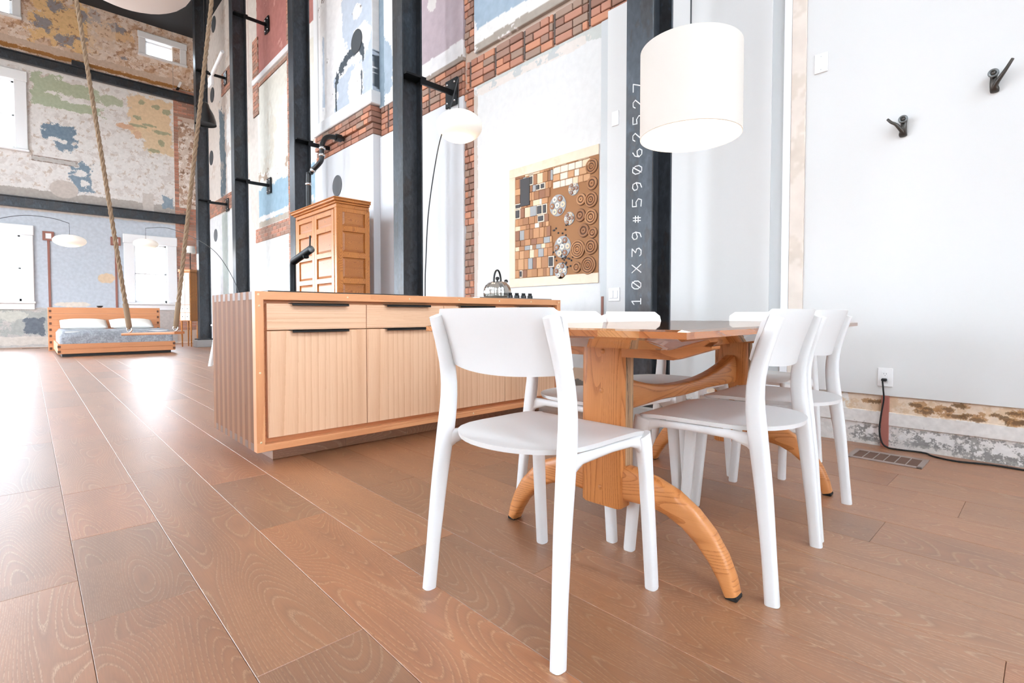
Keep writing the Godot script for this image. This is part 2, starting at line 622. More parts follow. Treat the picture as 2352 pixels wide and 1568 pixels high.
# a sash window in a wall facing +z at z: opening rect in (x, y)
func window_z(n: int, r: Rect2, z: float, case_w: float, rail: bool, sill: bool) -> void:
	var w := struct("window_%d" % n)
	var x0 := r.position.x
	var x1 := r.end.x
	var y0 := r.position.y
	var y1 := r.end.y
	var c := case_w
	for e in [["casing", x0 - c, x0 + 0.015, y0 + 0.006, y1 - 0.011], ["casing", x1 - 0.015, x1 + c, y0 + 0.006, y1 - 0.011], ["casing", x0 - c - 0.015, x1 + c + 0.015, y1 - 0.01, y1 + c + 0.02]]:
		put(box(Vector3(e[1], e[3], z), Vector3(e[2], e[4], z + 0.05), 0.012), e[0], M.trim_white, w)
	for e in [[x0 - 0.02, x0 + 0.01], [x1 - 0.01, x1 + 0.02]]:
		put(box(Vector3(e[0], y0, z - 0.26), Vector3(e[1], y1, z + 0.02)), "jamb", M.trim_white, w)
	put(box(Vector3(x0, y1 - 0.01, z - 0.26), Vector3(x1, y1 + 0.02, z + 0.02)), "jamb", M.trim_white, w)
	put(box(Vector3(x0 - c * 1.1, y0 - 0.05, z - 0.26), Vector3(x1 + c * 1.1, y0 + 0.005, z + 0.09), 0.012), "sill", M.trim_white, w)
	if sill:
		put(box(Vector3(x0 - c, y0 - 0.19, z), Vector3(x1 + c, y0 - 0.05, z + 0.04), 0.01), "apron", M.trim_white, w)
	var s := 0.05
	var parts := [[x0 + 0.01, x0 + 0.01 + s, y0, y1], [x1 - 0.01 - s, x1 - 0.01, y0, y1], [x0, x1, y0, y0 + 0.07], [x0, x1, y1 - s, y1]]
	if rail:
		parts.append([x0, x1, (y0 + y1) * 0.5 - 0.02, (y0 + y1) * 0.5 + 0.02])
	for e in parts:
		put(box(Vector3(e[0], e[2], z - 0.16), Vector3(e[1], e[3], z - 0.12), 0.006), "sash", M.trim_white, w)
	put(box(Vector3(x0, y0, z - 0.142), Vector3(x1, y1, z - 0.138)), "pane", M.glass, w)

func build_wall_back() -> void:
	var w := struct("wall_back")
	var wins := [Rect2(2.06, 1.09, 0.76, 1.58), Rect2(-0.85, 1.09, 0.76, 1.58), Rect2(-0.92, 4.66, 0.79, 1.6), Rect2(2.4, 7.69, 0.81, 0.43), Rect2(-0.93, 7.72, 0.81, 0.43), Rect2(-4.2, 0.3, 2.9, 2.6), Rect2(-3.4, 4.66, 0.9, 1.6)]  # last two openings are unseen, added to brighten the far floor
	var ax0 := -0.62
	var ax1 := 3.7
	var c := canvas(ax0, ax1, 0, YC, 110, Color(0.80, 0.77, 0.745))
	var white := Color(0.86, 0.845, 0.83)
	c.fsk = 2.4
	# ground storey: grey-blue panel above raw render
	c.patch(1.3, 2.0, 2.2, 1.26, Color(0.735, 0.765, 0.80), 0.02, 1.0, false)
	c.patch(1.3, 0.45, 2.5, 0.5, Color(0.72, 0.70, 0.68), 0.06, 1.0, false)
	c.patch(0.05, 0.62, 0.5, 0.3, Color(0.64, 0.65, 0.63), 0.7, 1.0, false)
	c.patch(0.10, 0.50, 0.17, 0.2, Color(0.40, 0.43, 0.46), 0.4, 1.4, false)
	c.patch(-0.3, 0.75, 0.3, 0.12, Color(0.74, 0.74, 0.70), 0.8, 1.0)
	c.patch(0.0, 0.16, 0.9, 0.10, Color(0.80, 0.77, 0.73), 0.4, 1.0, false)
	c.patch(2.9, 0.5, 0.5, 0.45, Color(0.72, 0.69, 0.67), 0.1, 1.0, false)
	c.patch(0.8, 1.03, 0.35, 0.06, Color(0.84, 0.81, 0.77), 0.5, 1.0)
	c.patch(1.47, 1.72, 0.17, 0.13, Color(0.83, 0.74, 0.63), 0.25, 1.2)
	# middle storey: white plaster with green, blue and tan remains
	c.patch(1.3, 5.1, 2.6, 1.55, white, 0.0, 1.0, false)
	c.blotch(Color(0.77, 0.735, 0.71), 0.60, 0.55, 1.0, 70, 3.6, 6.6)
	c.blotch(Color(0.70, 0.62, 0.555), 0.68, 0.6, 1.7, 222, 3.6, 6.6)
	c.patch(0.42, 6.2, 0.27, 0.34, Color(0.66, 0.685, 0.585), 0.6, 1.0, false)
	c.patch(0.95, 6.33, 0.40, 0.15, Color(0.66, 0.68, 0.58), 0.7, 1.1, false)
	c.patch(0.80, 5.92, 0.62, 0.11, Color(0.66, 0.69, 0.59), 0.5, 1.1, false)
	c.patch(1.62, 6.28, 0.26, 0.15, Color(0.68, 0.695, 0.60), 0.9, 1.3)
	c.patch(0.62, 5.22, 0.30, 0.19, Color(0.43, 0.495, 0.55), 0.5, 1.6, false)
	c.patch(0.74, 4.93, 0.19, 0.13, Color(0.46, 0.525, 0.575), 0.8, 1.8)
	c.patch(1.03, 4.42, 0.20, 0.14, Color(0.47, 0.535, 0.585), 0.7, 1.8, false)
	c.patch(1.03, 4.05, 0.19, 0.20, Color(0.49, 0.55, 0.60), 0.7, 1.8, false)
	for q in [[0.55, 5.05, 0.10, 0.05], [0.70, 5.02, 0.07, 0.05], [1.02, 4.30, 0.12, 0.07], [1.08, 4.05, 0.09, 0.10], [0.95, 4.48, 0.06, 0.04], [0.5, 6.15, 0.1, 0.05], [0.95, 6.05, 0.14, 0.05]]:
		c.patch(q[0], q[1], q[2], q[3], white, 1.0, 1.4)
	c.patch(2.50, 6.05, 0.47, 0.55, Color(0.845, 0.74, 0.605), 0.30, 1.2, false)
	c.patch(2.66, 5.42, 0.32, 0.28, Color(0.83, 0.735, 0.61), 0.45, 1.2, false)
	for q in [[2.2, 6.0, 0.10, 0.05], [2.45, 5.85, 0.16, 0.035], [2.3, 6.42, 0.08, 0.06], [2.62, 6.38, 0.09, 0.06], [2.86, 6.30, 0.09, 0.08], [2.72, 5.72, 0.20, 0.05], [2.72, 5.45, 0.07, 0.10], [2.2, 5.78, 0.2, 0.035], [2.55, 5.2, 0.12, 0.05]]:
		c.patch(q[0], q[1], q[2], q[3], Color(0.62, 0.61, 0.50), 0.7, 2.0)
	c.patch(1.95, 5.70, 0.20, 0.07, Color(0.80, 0.65, 0.54), 0.6, 1.5)
	c.patch(2.2, 5.55, 0.10, 0.10, Color(0.80, 0.66, 0.55), 0.6, 1.5)
	c.patch(0.55, 4.52, 0.42, 0.07, Color(0.52, 0.46, 0.42), 0.04, 1.0, false)
	c.patch(0.55, 4.52, 0.40, 0.05, Color(0.71, 0.69, 0.67), 0.5, 2.2, false)
	c.patch(1.3, 3.66, 2.4, 0.11, Color(0.66, 0.63, 0.60), 0.5, 1.0, false)
	c.patch(0.70, 3.86, 0.27, 0.22, Color(0.75, 0.71, 0.68), 0.08, 1.0)
	c.patch(2.4, 3.78, 0.12, 0.25, Color(0.77, 0.74, 0.71), 0.1, 1.0, false)
	c.patch(2.85, 3.85, 0.12, 0.15, Color(0.52, 0.58, 0.62), 0.5, 1.4, false)
	# upper storey: ochre and brown plaster with grey flakes
	c.patch(1.3, 7.7, 2.6, 0.85, Color(0.83, 0.72, 0.63), 0.0, 1.0, false)
	c.blotch(Color(0.90, 0.84, 0.785), 0.50, 0.8, 0.9, 10, 6.86, 8.6)
	c.blotch(Color(0.70, 0.54, 0.41), 0.62, 0.75, 1.3, 190, 6.86, 8.6)
	c.patch(0.75, 7.9, 0.55, 0.55, Color(0.88, 0.73, 0.53), 0.7, 1.0, false)
	c.patch(1.72, 8.05, 0.42, 0.22, Color(0.86, 0.71, 0.55), 0.7, 1.0)
	for q in [[0.42, 7.75, 0.2, 0.16], [0.62, 8.25, 0.16, 0.14], [0.80, 7.50, 0.16, 0.14], [1.1, 7.62, 0.13, 0.07], [1.15, 8.2, 0.12, 0.13], [1.78, 8.15, 0.24, 0.10], [1.95, 7.45, 0.10, 0.05], [1.36, 8.3, 0.10, 0.15]]:
		c.patch(q[0], q[1], q[2], q[3], Color(0.57, 0.545, 0.545), 1.1, 1.3)
	c.patch(1.5, 7.75, 0.28, 0.75, Color(0.86, 0.79, 0.73), 0.05, 1.0, false, 0.55)
	c.blotch(Color(0.58, 0.43, 0.33), 0.68, 0.7, 2.0, 420, 6.95, 8.6)
	c.patch(1.4, 7.04, 2.3, 0.05, Color(0.62, 0.42, 0.22), 0.6, 1.0, false)
	c.patch(1.4, 7.17, 2.3, 0.08, Color(0.78, 0.68, 0.60), 0.6, 1.0, false)
	c.grain(0.07)
	var m := mat("back_wall_plaster", Color(1, 1, 1), 0.9, 0.0, c.tex())
	var st := start()
	holed(st, 2, ax0, 3.02, 0, YC, ZF - 0.3, ZF, wins, Vector2(ax1 - ax0, -YC), Vector2(-ax0 / (ax1 - ax0), 1.0), 0)
	obj(st, "plaster", m, w)
	# brick pier and its mortar at the right end
	put(box(Vector3(3.02, 0, ZF - 0.3), Vector3(XW + 0.2, YC, ZF - 0.012)), "pier", M.mortar, w)
	var bricks := [start(), start(), start()]
	var y := 0.35
	var row := 0
	while y < YC - 0.05:
		var x := 3.02 - (0.11 if row % 2 else 0.0)
		while x < XW:
			var a := maxf(x, 3.02)
			var b := minf(x + 0.205, XW)
			var raw := (y > 3.7 and y < 6.2 and a > 3.12 and rng.randf() < 0.8) or (y > 7.0)
			if b - a > 0.03 and not raw:
				bx(bricks[rng.randi_range(0, 2)], Vector3(a, y, ZF - 0.05), Vector3(b, y + 0.062, ZF + rng.randf_range(0.0, 0.008)), 0.004)
			x += 0.217
		y += 0.074
		row += 1
	for k in 3:
		obj(bricks[k], "brick_course", M["brick_%d" % [1, 4, 0][k]], w).set_meta("kind", "stuff")
	var cv := canvas(3.0, 3.7, 3.6, 6.3, 110, Color(0.80, 0.74, 0.69))
	cv.fsk = 2.0
	cv.blotch(Color(0.62, 0.49, 0.40), 0.52, 0.8, 1.0, 20)
	cv.blotch(Color(0.90, 0.87, 0.84), 0.58, 0.85, 1.4, 250)
	cv.blotch(Color(0.47, 0.36, 0.29), 0.66, 0.8, 1.8, 400)
	cv.grain(0.08)
	put(box(Vector3(3.12, 3.75, ZF - 0.02), Vector3(XW, 6.15, ZF + 0.012), 0.01, 0, Vector2(0.7, -2.7), Vector2(-3.0 / 0.7, 6.3 / 2.7)), "render_patch", mat("flaked_render", Color(1, 1, 1), 0.92, 0.0, cv.tex()), w)
	put(box(Vector3(3.03, 7.02, ZF - 0.02), Vector3(XW, YC, ZF + 0.01), 0.0, 0, Vector2(ax1 - ax0, -YC), Vector2(-ax0 / (ax1 - ax0), 1.0)), "render_patch", m, w)
	# the rest of the wall, out of view
	var rest := start()
	holed(rest, 2, XL - 0.3, ax0, 0, YC, ZF - 0.3, ZF, [Rect2(-0.85, 1.09, 0.76, 1.58), Rect2(-0.92, 4.66, 0.79, 1.6), Rect2(-0.93, 7.72, 0.81, 0.43), Rect2(-4.2, 0.3, 2.9, 2.6), Rect2(-3.4, 4.66, 0.9, 1.6)])
	obj(rest, "plain_wall", M.wall_white, w)
	window_z(1, wins[0], ZF, 0.21, true, true)
	window_z(2, wins[1], ZF, 0.21, true, true)
	window_z(3, wins[2], ZF, 0.21, true, false)
	window_z(4, wins[3], ZF, 0.14, false, false)
	window_z(5, wins[4], ZF, 0.14, false, false)
	window_z(6, wins[5], ZF, 0.21, true, true)  # unseen wide window, added for its reflection on the floor
	window_z(7, wins[6], ZF, 0.21, true, false)  # unseen upper window, likewise added for more light
	# steel beams across the wall
	for b in [[3.30, 3.55, "dark steel channel beam across the far wall above the bed windows", 3.32], [6.67, 6.90, "dark steel channel beam under the ochre plaster of the far wall", 3.6]]:
		var t := thing("steel_beam", b[2], "beam", Vector3(0, b[0], ZF))
		var hh: float = b[1] - b[0]
		put(box(Vector3(XL + 0.02, 0.02, 0.0), Vector3(b[3], hh - 0.02, 0.05)), "web", M.steel, t)
		put(box(Vector3(XL + 0.02, 0.0, 0.0), Vector3(b[3], 0.022, 0.11), 0.003), "flange", M.steel, t)
		put(box(Vector3(XL + 0.02, hh - 0.022, 0.0), Vector3(b[3], hh, 0.11), 0.003), "flange", M.steel, t)
	put(box(Vector3(0.9, 6.9, ZF), Vector3(1.22, 7.02, ZF + 0.12), 0.004), "beam_seat", M.steel, w)

# a flat panel on the long wall: front face at x = xf
func wp(parent: Node, called: String, m: Material, z0: float, z1: float, y0: float, y1: float, xf: float, bev := 0.0, back := 3.66, cz0 := 0.0, cz1 := 1.0, cy0 := 0.0, cy1 := 1.0) -> MeshInstance3D:
	return put(box(Vector3(xf, y0, z0), Vector3(back, y1, z1), bev, 2, Vector2(cz1 - cz0, -(cy1 - cy0)), Vector2(-cz0 / (cz1 - cz0), cy1 / (cy1 - cy0))), called, m, parent)

# courses of single bricks on the long wall; gaps: z spans left free (anchor slots)
func brick_field(parent: Node, z0: float, z1: float, y0: float, y1: float, xf: float, gaps := [], len := 0.2, ch := 0.0665, mort := 0.011, back := 3.66) -> void:
	var y := y0
	var row := 0
	while y < y1 - 0.02:
		var ytop := minf(y + ch, y1)
		var z := z0 - (len * 0.5 if row % 2 else rng.randf_range(0.0, 0.04))
		while z < z1:
			var l := len if rng.randf() < 0.72 else len * 0.5
			var a := maxf(z, z0)
			var b := minf(z + l, z1)
			z += l + mort
			for g in gaps:
				if a < g[0] and b > g[0]:
					b = g[0]
					z = g[1]
				elif a >= g[0] and a < g[1]:
					a = g[1]
			if b - a > 0.022:
				var d := rng.randf_range(-0.004, 0.004)
				put(box(Vector3(xf + d, y, a), Vector3(back, ytop, b), 0.0045), "brick", M["brick_%d" % rng.randi_range(0, 5)], parent)
		y += ch + mort
		row += 1

func build_wall_right() -> void:
	var w := struct("wall_right")
	put(box(Vector3(3.655, -0.25, ZF - 0.3), Vector3(3.95, YC, ZN + 0.3)), "masonry", M.mortar, w)
	# painted drywall nearest the table
	wp(w, "wall_panel", M.wall_white, -1.12, ZN, 0.3, YC, 3.625, 0.001)
	wp(w, "wall_panel", M.wall_white, -2.10, -1.33, 0.3, YC, 3.625, 0.001)
	# raw plaster below the panels
	var c := canvas(-2.2, ZN, 0, 0.34, 260, Color(0.88, 0.86, 0.84))
	c.fsk = 2.0
	c.patch(0.5, 0.255, 3.0, 0.055, Color(0.90, 0.82, 0.74), 0.12, 1.0, false)
	c.patch(-1.0, 0.255, 0.14, 0.06, Color(0.92, 0.905, 0.88), 0.2, 1.0, false)
	c.blotch(Color(0.84, 0.72, 0.58), 0.55, 0.6, 1.3, 33, 0.205, 0.30)
	for k in 46:
		var z := rng.randf_range(-0.85, 1.6)
		var dens := 0.35 if z < -0.55 else 1.0
		if rng.randf() > dens:
			continue
		var yy := rng.randf_range(0.212, 0.285)
		c.patch(z, yy, rng.randf_range(0.02, 0.075), rng.randf_range(0.008, 0.022), Color(0.67, 0.50, 0.33), 1.3, 1.6, true, 0.75)
		c.patch(z, yy, 0.03, 0.010, Color(0.42, 0.32, 0.23), 1.5, 2.4, true, 0.7)
	c.patch(0.5, 0.165, 3.0, 0.04, Color(0.92, 0.905, 0.89), 0.12, 1.0, false)
	for q in [[-0.76, 0.075, 0.07, 0.045], [-0.38, 0.075, 0.22, 0.042], [-0.05, 0.06, 0.25, 0.05], [0.5, 0.06, 0.35, 0.045], [1.4, 0.06, 0.5, 0.045], [-1.35, 0.09, 0.10, 0.03], [-1.8, 0.09, 0.12, 0.04]]:
		c.patch(q[0], q[1], q[2], q[3], Color(0.66, 0.645, 0.63), 0.75, 1.0, false)
		c.patch(q[0], q[1], q[2] * 0.95, q[3] * 0.95, Color(0.52, 0.51, 0.50), 1.4, 2.6, false, 0.6)
		c.patch(q[0] + 0.03, q[1] + 0.01, q[2] * 0.8, q[3] * 0.6, Color(0.93, 0.92, 0.91), 1.9, 2.2, false)
	c.blotch(Color(0.93, 0.92, 0.905), 0.66, 0.9, 3.0, 210, 0.0, 0.12)
	c.grain(0.08)
	var pm := mat("base_plaster", Color(1, 1, 1), 0.92, 0.0, c.tex())
	wp(w, "base_render", pm, -2.2, ZN, 0.205, 0.32, 3.640, 0.0, 3.66, -2.2, ZN, 0, 0.34)
	wp(w, "base_render", pm, -2.2, ZN, 0.125, 0.205, 3.628, 0.004, 3.66, -2.2, ZN, 0, 0.34)
	wp(w, "base_render", pm, -2.2, ZN, -0.02, 0.125, 3.637, 0.0, 3.66, -2.2, ZN, 0, 0.34)
	wp(w, "painted_strip", mat("red_strip", Color(0.64, 0.40, 0.35), 0.8), -0.692, -0.655, 0.0, 0.3, 3.622, 0.002)
	# vertical strips left of the drywall
	var cb := canvas(-1.3, -1.0, 0, YC, 60, Color(0.91, 0.865, 0.82))
	cb.blotch(Color(0.83, 0.77, 0.715), 0.62, 0.5, 2.0, 60)
	cb.grain(0.06)
	wp(w, "wood_strip", mat("beige_strip", Color(1, 1, 1), 0.8, 0.0, cb.tex()), -1.205, -1.12, 0.3, YC, 3.612, 0.003, 3.66, -1.3, -1.0, 0, YC)
	wp(w, "trim_strip", M.trim_white, -1.25, -1.205, 0.3, YC, 3.605, 0.003)
	wp(w, "metal_strip", M.grey_strip, -1.33, -1.25, 0.35, YC, 3.632, 0.0)
	wp(w, "ledge", M.trim_white, -1.45, -1.12, 0.29, 0.335, 3.585, 0.004)
	# switch panel and strip beside the lettered column
	wp(w, "wall_panel", M.wall_white, -2.64, -2.10, 0.0, 3.32, 3.595, 0.003)
	wp(w, "metal_strip", M.grey_strip, -2.72, -2.64, 0.0, 3.27, 3.612, 0.003)
	wp(w, "copper_strip", M.copper_brown, -2.705, -2.68, 0.45, 0.93, 3.606, 0.002)
	# picture wall with its ragged plaster edge
	var cp := canvas(-4.46, -2.72, 0.0, 3.3, 120, Color(0.885, 0.885, 0.88))
	cp.patch(-3.6, 3.24, 1.0, 0.07, Color(0.78, 0.79, 0.77), 0.7, 1.0, false)
	cp.patch(-3.6, 3.20, 1.0, 0.04, Color(0.88, 0.85, 0.82), 0.8, 1.3, false)
	cp.blotch(Color(0.70, 0.735, 0.74), 0.60, 0.7, 2.0, 55, 3.17, 3.3)
	cp.patch(-4.43, 1.7, 0.035, 1.6, Color(0.80, 0.755, 0.71), 0.6, 1.2, false)
	cp.patch(-3.6, 0.24, 1.0, 0.06, Color(0.86, 0.76, 0.66), 0.15, 1.0, false)
	cp.patch(-3.6, 0.09, 1.0, 0.09, Color(0.76, 0.73, 0.70), 0.3, 1.0, false)
	for q in [[-3.0, 0.12, 0.12, 0.07], [-2.85, 0.1, 0.1, 0.06], [-3.4, 0.1, 0.2, 0.05], [-4.0, 0.1, 0.2, 0.06]]:
		cp.patch(q[0], q[1], q[2], q[3], Color(0.50, 0.47, 0.44), 0.8, 1.5)
	cp.grain(0.03)
	wp(w, "plaster_panel", mat("picture_wall", Color(1, 1, 1), 0.8, 0.0, cp.tex()), -4.455, -2.72, 0.0, 3.27, 3.622, 0.002, 3.66, -4.46, -2.72, 0, 3.3)
	# brick band with anchor slots, then render, ledge and paint above
	var gaps := [[-2.885, -2.845], [-3.30, -3.26], [-3.70, -3.66], [-4.13, -4.09], [-4.55, -4.51]]
	brick_field(w, -4.60, -2.05, 3.29, 3.62, 3.628, gaps)
	for g in gaps:
		wp(w, "anchor_slot", mat("slot_iron", Color(0.36, 0.31, 0.29), 0.8), g[0] + 0.008, g[1] - 0.008, 3.31, 3.585, 3.640, 0.002)
	var cq := canvas(-4.5, -1.9, 3.6, YC, 70, Color(0.63, 0.70, 0.76))
	cq.patch(-3.2, 3.79, 1.6, 0.09, Color(0.92, 0.915, 0.90), 0.35, 1.6, false)
	cq.patch(-3.2, 3.68, 1.6, 0.05, Color(0.66, 0.62, 0.58), 0.5, 2.0, false)
	cq.blotch(Color(0.90, 0.89, 0.88), 0.72, 1.0, 1.2, 88)
	cq.grain(0.06)
	wp(w, "plaster_panel", mat("blue_plaster", Color(1, 1, 1), 0.85, 0.0, cq.tex()), -4.44, -2.0, 3.635, YC, 3.612, 0.006, 3.66, -4.5, -1.9, 3.6, YC)
	wp(w, "steel_lintel", M.steel, -2.60, -2.05, 3.60, 3.66, 3.55, 0.004)
	# the narrow brick strip
	brick_field(w, -4.63, -4.462, 0.0, 3.28, 3.628, [], 0.105, 0.0665, 0.011)
	brick_field(w, -4.63, -4.462, 3.70, 4.75, 3.628, [], 0.105, 0.0665, 0.011)
	# bay behind the second column
	wp(w, "wall_panel", mat("bluish_lit_white", Color(0.90, 0.91, 0.925), 0.75), -6.52, -4.635, 0.0, 3.24, 3.612, 0.003)  # blue cast of the lighting put into the white
	brick_field(w, -5.50, -4.64, 3.26, 3.63, 3.628, [[-5.35, -5.31]])
	wp(w, "anchor_slot", M.slot_iron, -5.345, -5.315, 3.28, 3.60, 3.640, 0.002)
	brick_field(w, -6.50, -5.95, 3.26, 3.72, 3.628, [[-6.33, -6.29]])
	wp(w, "anchor_slot", M.slot_iron, -6.325, -6.295, 3.30, 3.66, 3.640, 0.002)
	var cr := canvas(-6.6, -4.6, 3.6, YC, 70, Color(0.72, 0.655, 0.675))
	cr.patch(-5.5, 3.78, 1.3, 0.10, Color(0.91, 0.90, 0.895), 0.3, 1.6, false)
	cr.patch(-5.5, 3.66, 1.3, 0.045, Color(0.62, 0.57, 0.53), 0.5, 2.0, false)
	cr.patch(-5.25, 4.55, 0.10, 0.10, Color(0.84, 0.82, 0.80), 0.6, 2.2)
	cr.patch(-6.3, 5.5, 0.28, 2.2, Color(0.92, 0.92, 0.915), 0.12, 1.0, false)
	cr.patch(-6.36, 4.1, 0.22, 0.35, Color(0.66, 0.72, 0.77), 0.5, 1.4)
	cr.patch(-6.48, 5.4, 0.09, 1.7, Color(0.52, 0.59, 0.64), 0.2, 1.0, false)
	cr.grain(0.06)
	wp(w, "plaster_panel", mat("mauve_plaster", Color(1, 1, 1), 0.85, 0.0, cr.tex()), -6.52, -4.635, 3.635, YC, 3.612, 0.006, 3.66, -6.6, -4.6, 3.6, YC)
	# projecting pier
	wp(w, "pier", M.bluish_lit_white, -8.42, -6.52, 0.0, 3.27, 3.511, 0.004)
	for e in [[3.28, 3.43, 3.511], [3.44, 3.67, 3.485]]:
		brick_field(w, -8.42, -6.52, e[0], e[1], e[2], [], 0.215, 0.066, 0.011)
	wp(w, "sill_ledge", M.trim_white, -8.45, -6.49, 3.675, 3.86, 3.465, 0.012)
	var cs := canvas(-8.5, -6.4, 3.8, YC, 90, Color(0.93, 0.925, 0.92))
	var bl := Color(0.735, 0.775, 0.82)
	cs.patch(-6.95, 5.35, 0.50, 0.75, bl, 0.35, 1.0)
	cs.patch(-7.2, 4.12, 0.50, 0.28, bl, 0.4, 1.2, false)
	cs.patch(-6.63, 4.6, 0.13, 0.8, bl, 0.2, 1.0, false)
	cs.patch(-8.12, 4.7, 0.035, 0.5, bl, 0.7, 1.4, false)
	cs.patch(-7.05, 4.12, 0.27, 0.30, Color(0.91, 0.90, 0.89), 0.5, 1.5)
	cs.patch(-6.88, 4.66, 0.27, 0.27, Color(0.93, 0.915, 0.905), 0.4, 1.5)
	cs.patch(-6.96, 5.12, 0.14, 0.10, Color(0.93, 0.915, 0.905), 0.5, 1.5)
	var ink := Color(0.28, 0.31, 0.34)
	for q in [[-7.62, 4.42, 0.07, 0.09], [-7.50, 4.50, 0.09, 0.08], [-7.36, 4.56, 0.10, 0.075], [-7.20, 4.60, 0.10, 0.06], [-7.02, 4.60, 0.10, 0.05], [-6.86, 4.55, 0.07, 0.09], [-6.80, 4.42, 0.03, 0.12]]:
		cs.patch(q[0], q[1], q[2], q[3], ink, 0.9, 3.0)
	cs.patch(-7.68, 4.14, 0.028, 0.2, ink, 0.6, 2.2, false)
	cs.patch(-6.85, 4.05, 0.02, 0.16, ink, 1.1, 2.4, false)
	cs.blotch(Color(0.42, 0.38, 0.35), 0.80, 0.8, 2.4, 12)
	cs.grain(0.05)
	wp(w, "plaster_panel", mat("pier_plaster", Color(1, 1, 1), 0.85, 0.0, cs.tex()), -8.42, -6.52, 3.86, YC, 3.511, 0.006, 3.66, -8.5, -6.4, 3.8, YC)
	wp(w, "moulding", M.trim_white, -8.42, -8.30, 3.86, YC, 3.49, 0.01)
	wp(w, "moulding", M.trim_white, -8.62, -8.46, 0.0, YC, 3.56, 0.01)
	# bay between the third and fourth column
	var ct := canvas(-12.3, -8.6, 0, YC, 60, Color(0.91, 0.91, 0.90))
	ct.patch(-10.5, 3.05, 1.9, 0.42, Color(0.60, 0.71, 0.78), 0.04, 1.0, false)
	ct.patch(-10.5, 2.68, 1.9, 0.07, Color(0.70, 0.66, 0.61), 0.7, 1.4, false)
	ct.patch(-10.5, 2.80, 1.9, 0.06, Color(0.92, 0.91, 0.90), 0.8, 1.4, false)
	ct.patch(-10.5, 4.5, 1.9, 1.05, Color(0.875, 0.87, 0.83), 0.06, 1.0, false)
	ct.blotch(Color(0.83, 0.79, 0.73), 0.66, 0.5, 1.2, 130, 3.4, 5.5)
	ct.patch(-10.5, 3.58, 1.9, 0.14, Color(0.92, 0.91, 0.89), 0.9, 1.6, false)
	ct.blotch(Color(0.66, 0.56, 0.47), 0.66, 0.8, 2.0, 260, 3.42, 3.8)
	ct.patch(-10.5, 7.2, 1.9, 1.4, Color(0.66, 0.435, 0.40), 0.03, 1.0, false)
	ct.blotch(Color(0.80, 0.62, 0.57), 0.72, 0.6, 1.6, 320, 5.8, 8.6)
	ct.patch(-12.0, 4.2, 0.28, 4.3, Color(0.84, 0.81, 0.78), 0.05, 1.0, false)
	ct.grain(0.06)
	wp(w, "plaster_panel", mat("bay_plaster", Color(1, 1, 1), 0.85, 0.0, ct.tex()), -12.28, -8.62, 0.0, YC, 3.63, 0.0, 3.66, -12.3, -8.6, 0, YC)
	brick_rows(w, -11.9, -9.6, 2.32, 2.60, 3.612)
	brick_rows(w, -11.9, -9.6, 5.55, 5.64, 3.612)
	wp(w, "sill_ledge", M.trim_white, -11.9, -9.6, 5.65, 5.76, 3.57, 0.01)
	brick_rows(w, -11.95, -11.62, 5.0, 6.6, 3.606)
	brick_rows(w, -9.98, -9.80, 0.2, YC - 0.2, 3.615)
	# bay between the fourth and fifth column and the corner
	var cu := canvas(-16.8, -12.3, 0, YC, 55, Color(0.865, 0.82, 0.785))
	cu.patch(-14.5, 1.6, 2.4, 1.75, Color(0.91, 0.915, 0.92), 0.02, 1.0, false)
	cu.patch(-14.35, 1.7, 0.25, 1.65, Color(0.80, 0.835, 0.815), 0.1, 1.0, false)
	cu.patch(-14.45, 4.75, 0.22, 1.0, Color(0.42, 0.47, 0.50), 0.7, 1.3, false)
	cu.patch(-13.75, 4.6, 0.35, 1.2, Color(0.92, 0.91, 0.90), 0.3, 1.0, false)
	cu.blotch(Color(0.78, 0.70, 0.64), 0.63, 0.5, 1.4, 44, 3.8, 8.6)
	cu.grain(0.06)
	wp(w, "plaster_panel", mat("corner_plaster", Color(1, 1, 1), 0.85, 0.0, cu.tex()), ZF, -12.28, 0.0, YC, 3.63, 0.0, 3.66, -16.8, -12.3, 0, YC)
	brick_rows(w, -16.7, -13.3, 3.36, 3.74, 3.612)
	brick_rows(w, -14.4, -13.3, 6.2, 6.75, 3.612)

# courses too small to tell apart singly: one part
func brick_rows(parent: Node, z0: float, z1: float, y0: float, y1: float, xf: float) -> void:
	var sts := [start(), start()]
	var y := y0
	var row := 0
	while y < y1 - 0.02:
		var z := z0 - (0.1 if row % 2 else 0.0)
		while z < z1:
			var a := maxf(z, z0)
			var b := minf(z + 0.2, z1)
			if b - a > 0.02:
				bx(sts[rng.randi_range(0, 1)], Vector3(xf + rng.randf_range(-0.003, 0.003), y, a), Vector3(3.66, minf(y + 0.066, y1), b))
			z += 0.212
		y += 0.077
		row += 1
	put(box(Vector3(xf + 0.008, y0, z0), Vector3(3.66, y1, z1)), "mortar_bed", M.mortar, parent)
	for k in 2:
		obj(sts[k], "brick_course", M["brick_%d" % [0, 2][k]], parent).set_meta("kind", "stuff")

func build_wall_left() -> void:
	var w := struct("wall_left")
	var holes := []
	for z in [-1.2, -4.3, -7.4, -10.5, -13.6]:
		var hw := 0.22 if z > -6.0 else 0.50
		var lw := hw if z > -6.0 else 0.95
		holes.append(Rect2(z - lw, 0.6, lw * 2.0, 2.4))
		holes.append(Rect2(z - hw * 1.25, 4.6, hw * 2.5, 2.5))
	var st := start()
	holed(st, 0, ZF - 0.3, ZN + 0.3, -0.25, YC, XL - 0.35, XL, holes)
	obj(st, "wall", M.wall_white, w)
	var fr := start()
	for h in holes:
		window_bars(fr, 0, h, XL - 0.2)
	obj(fr, "window_bars", M.trim_white, w)

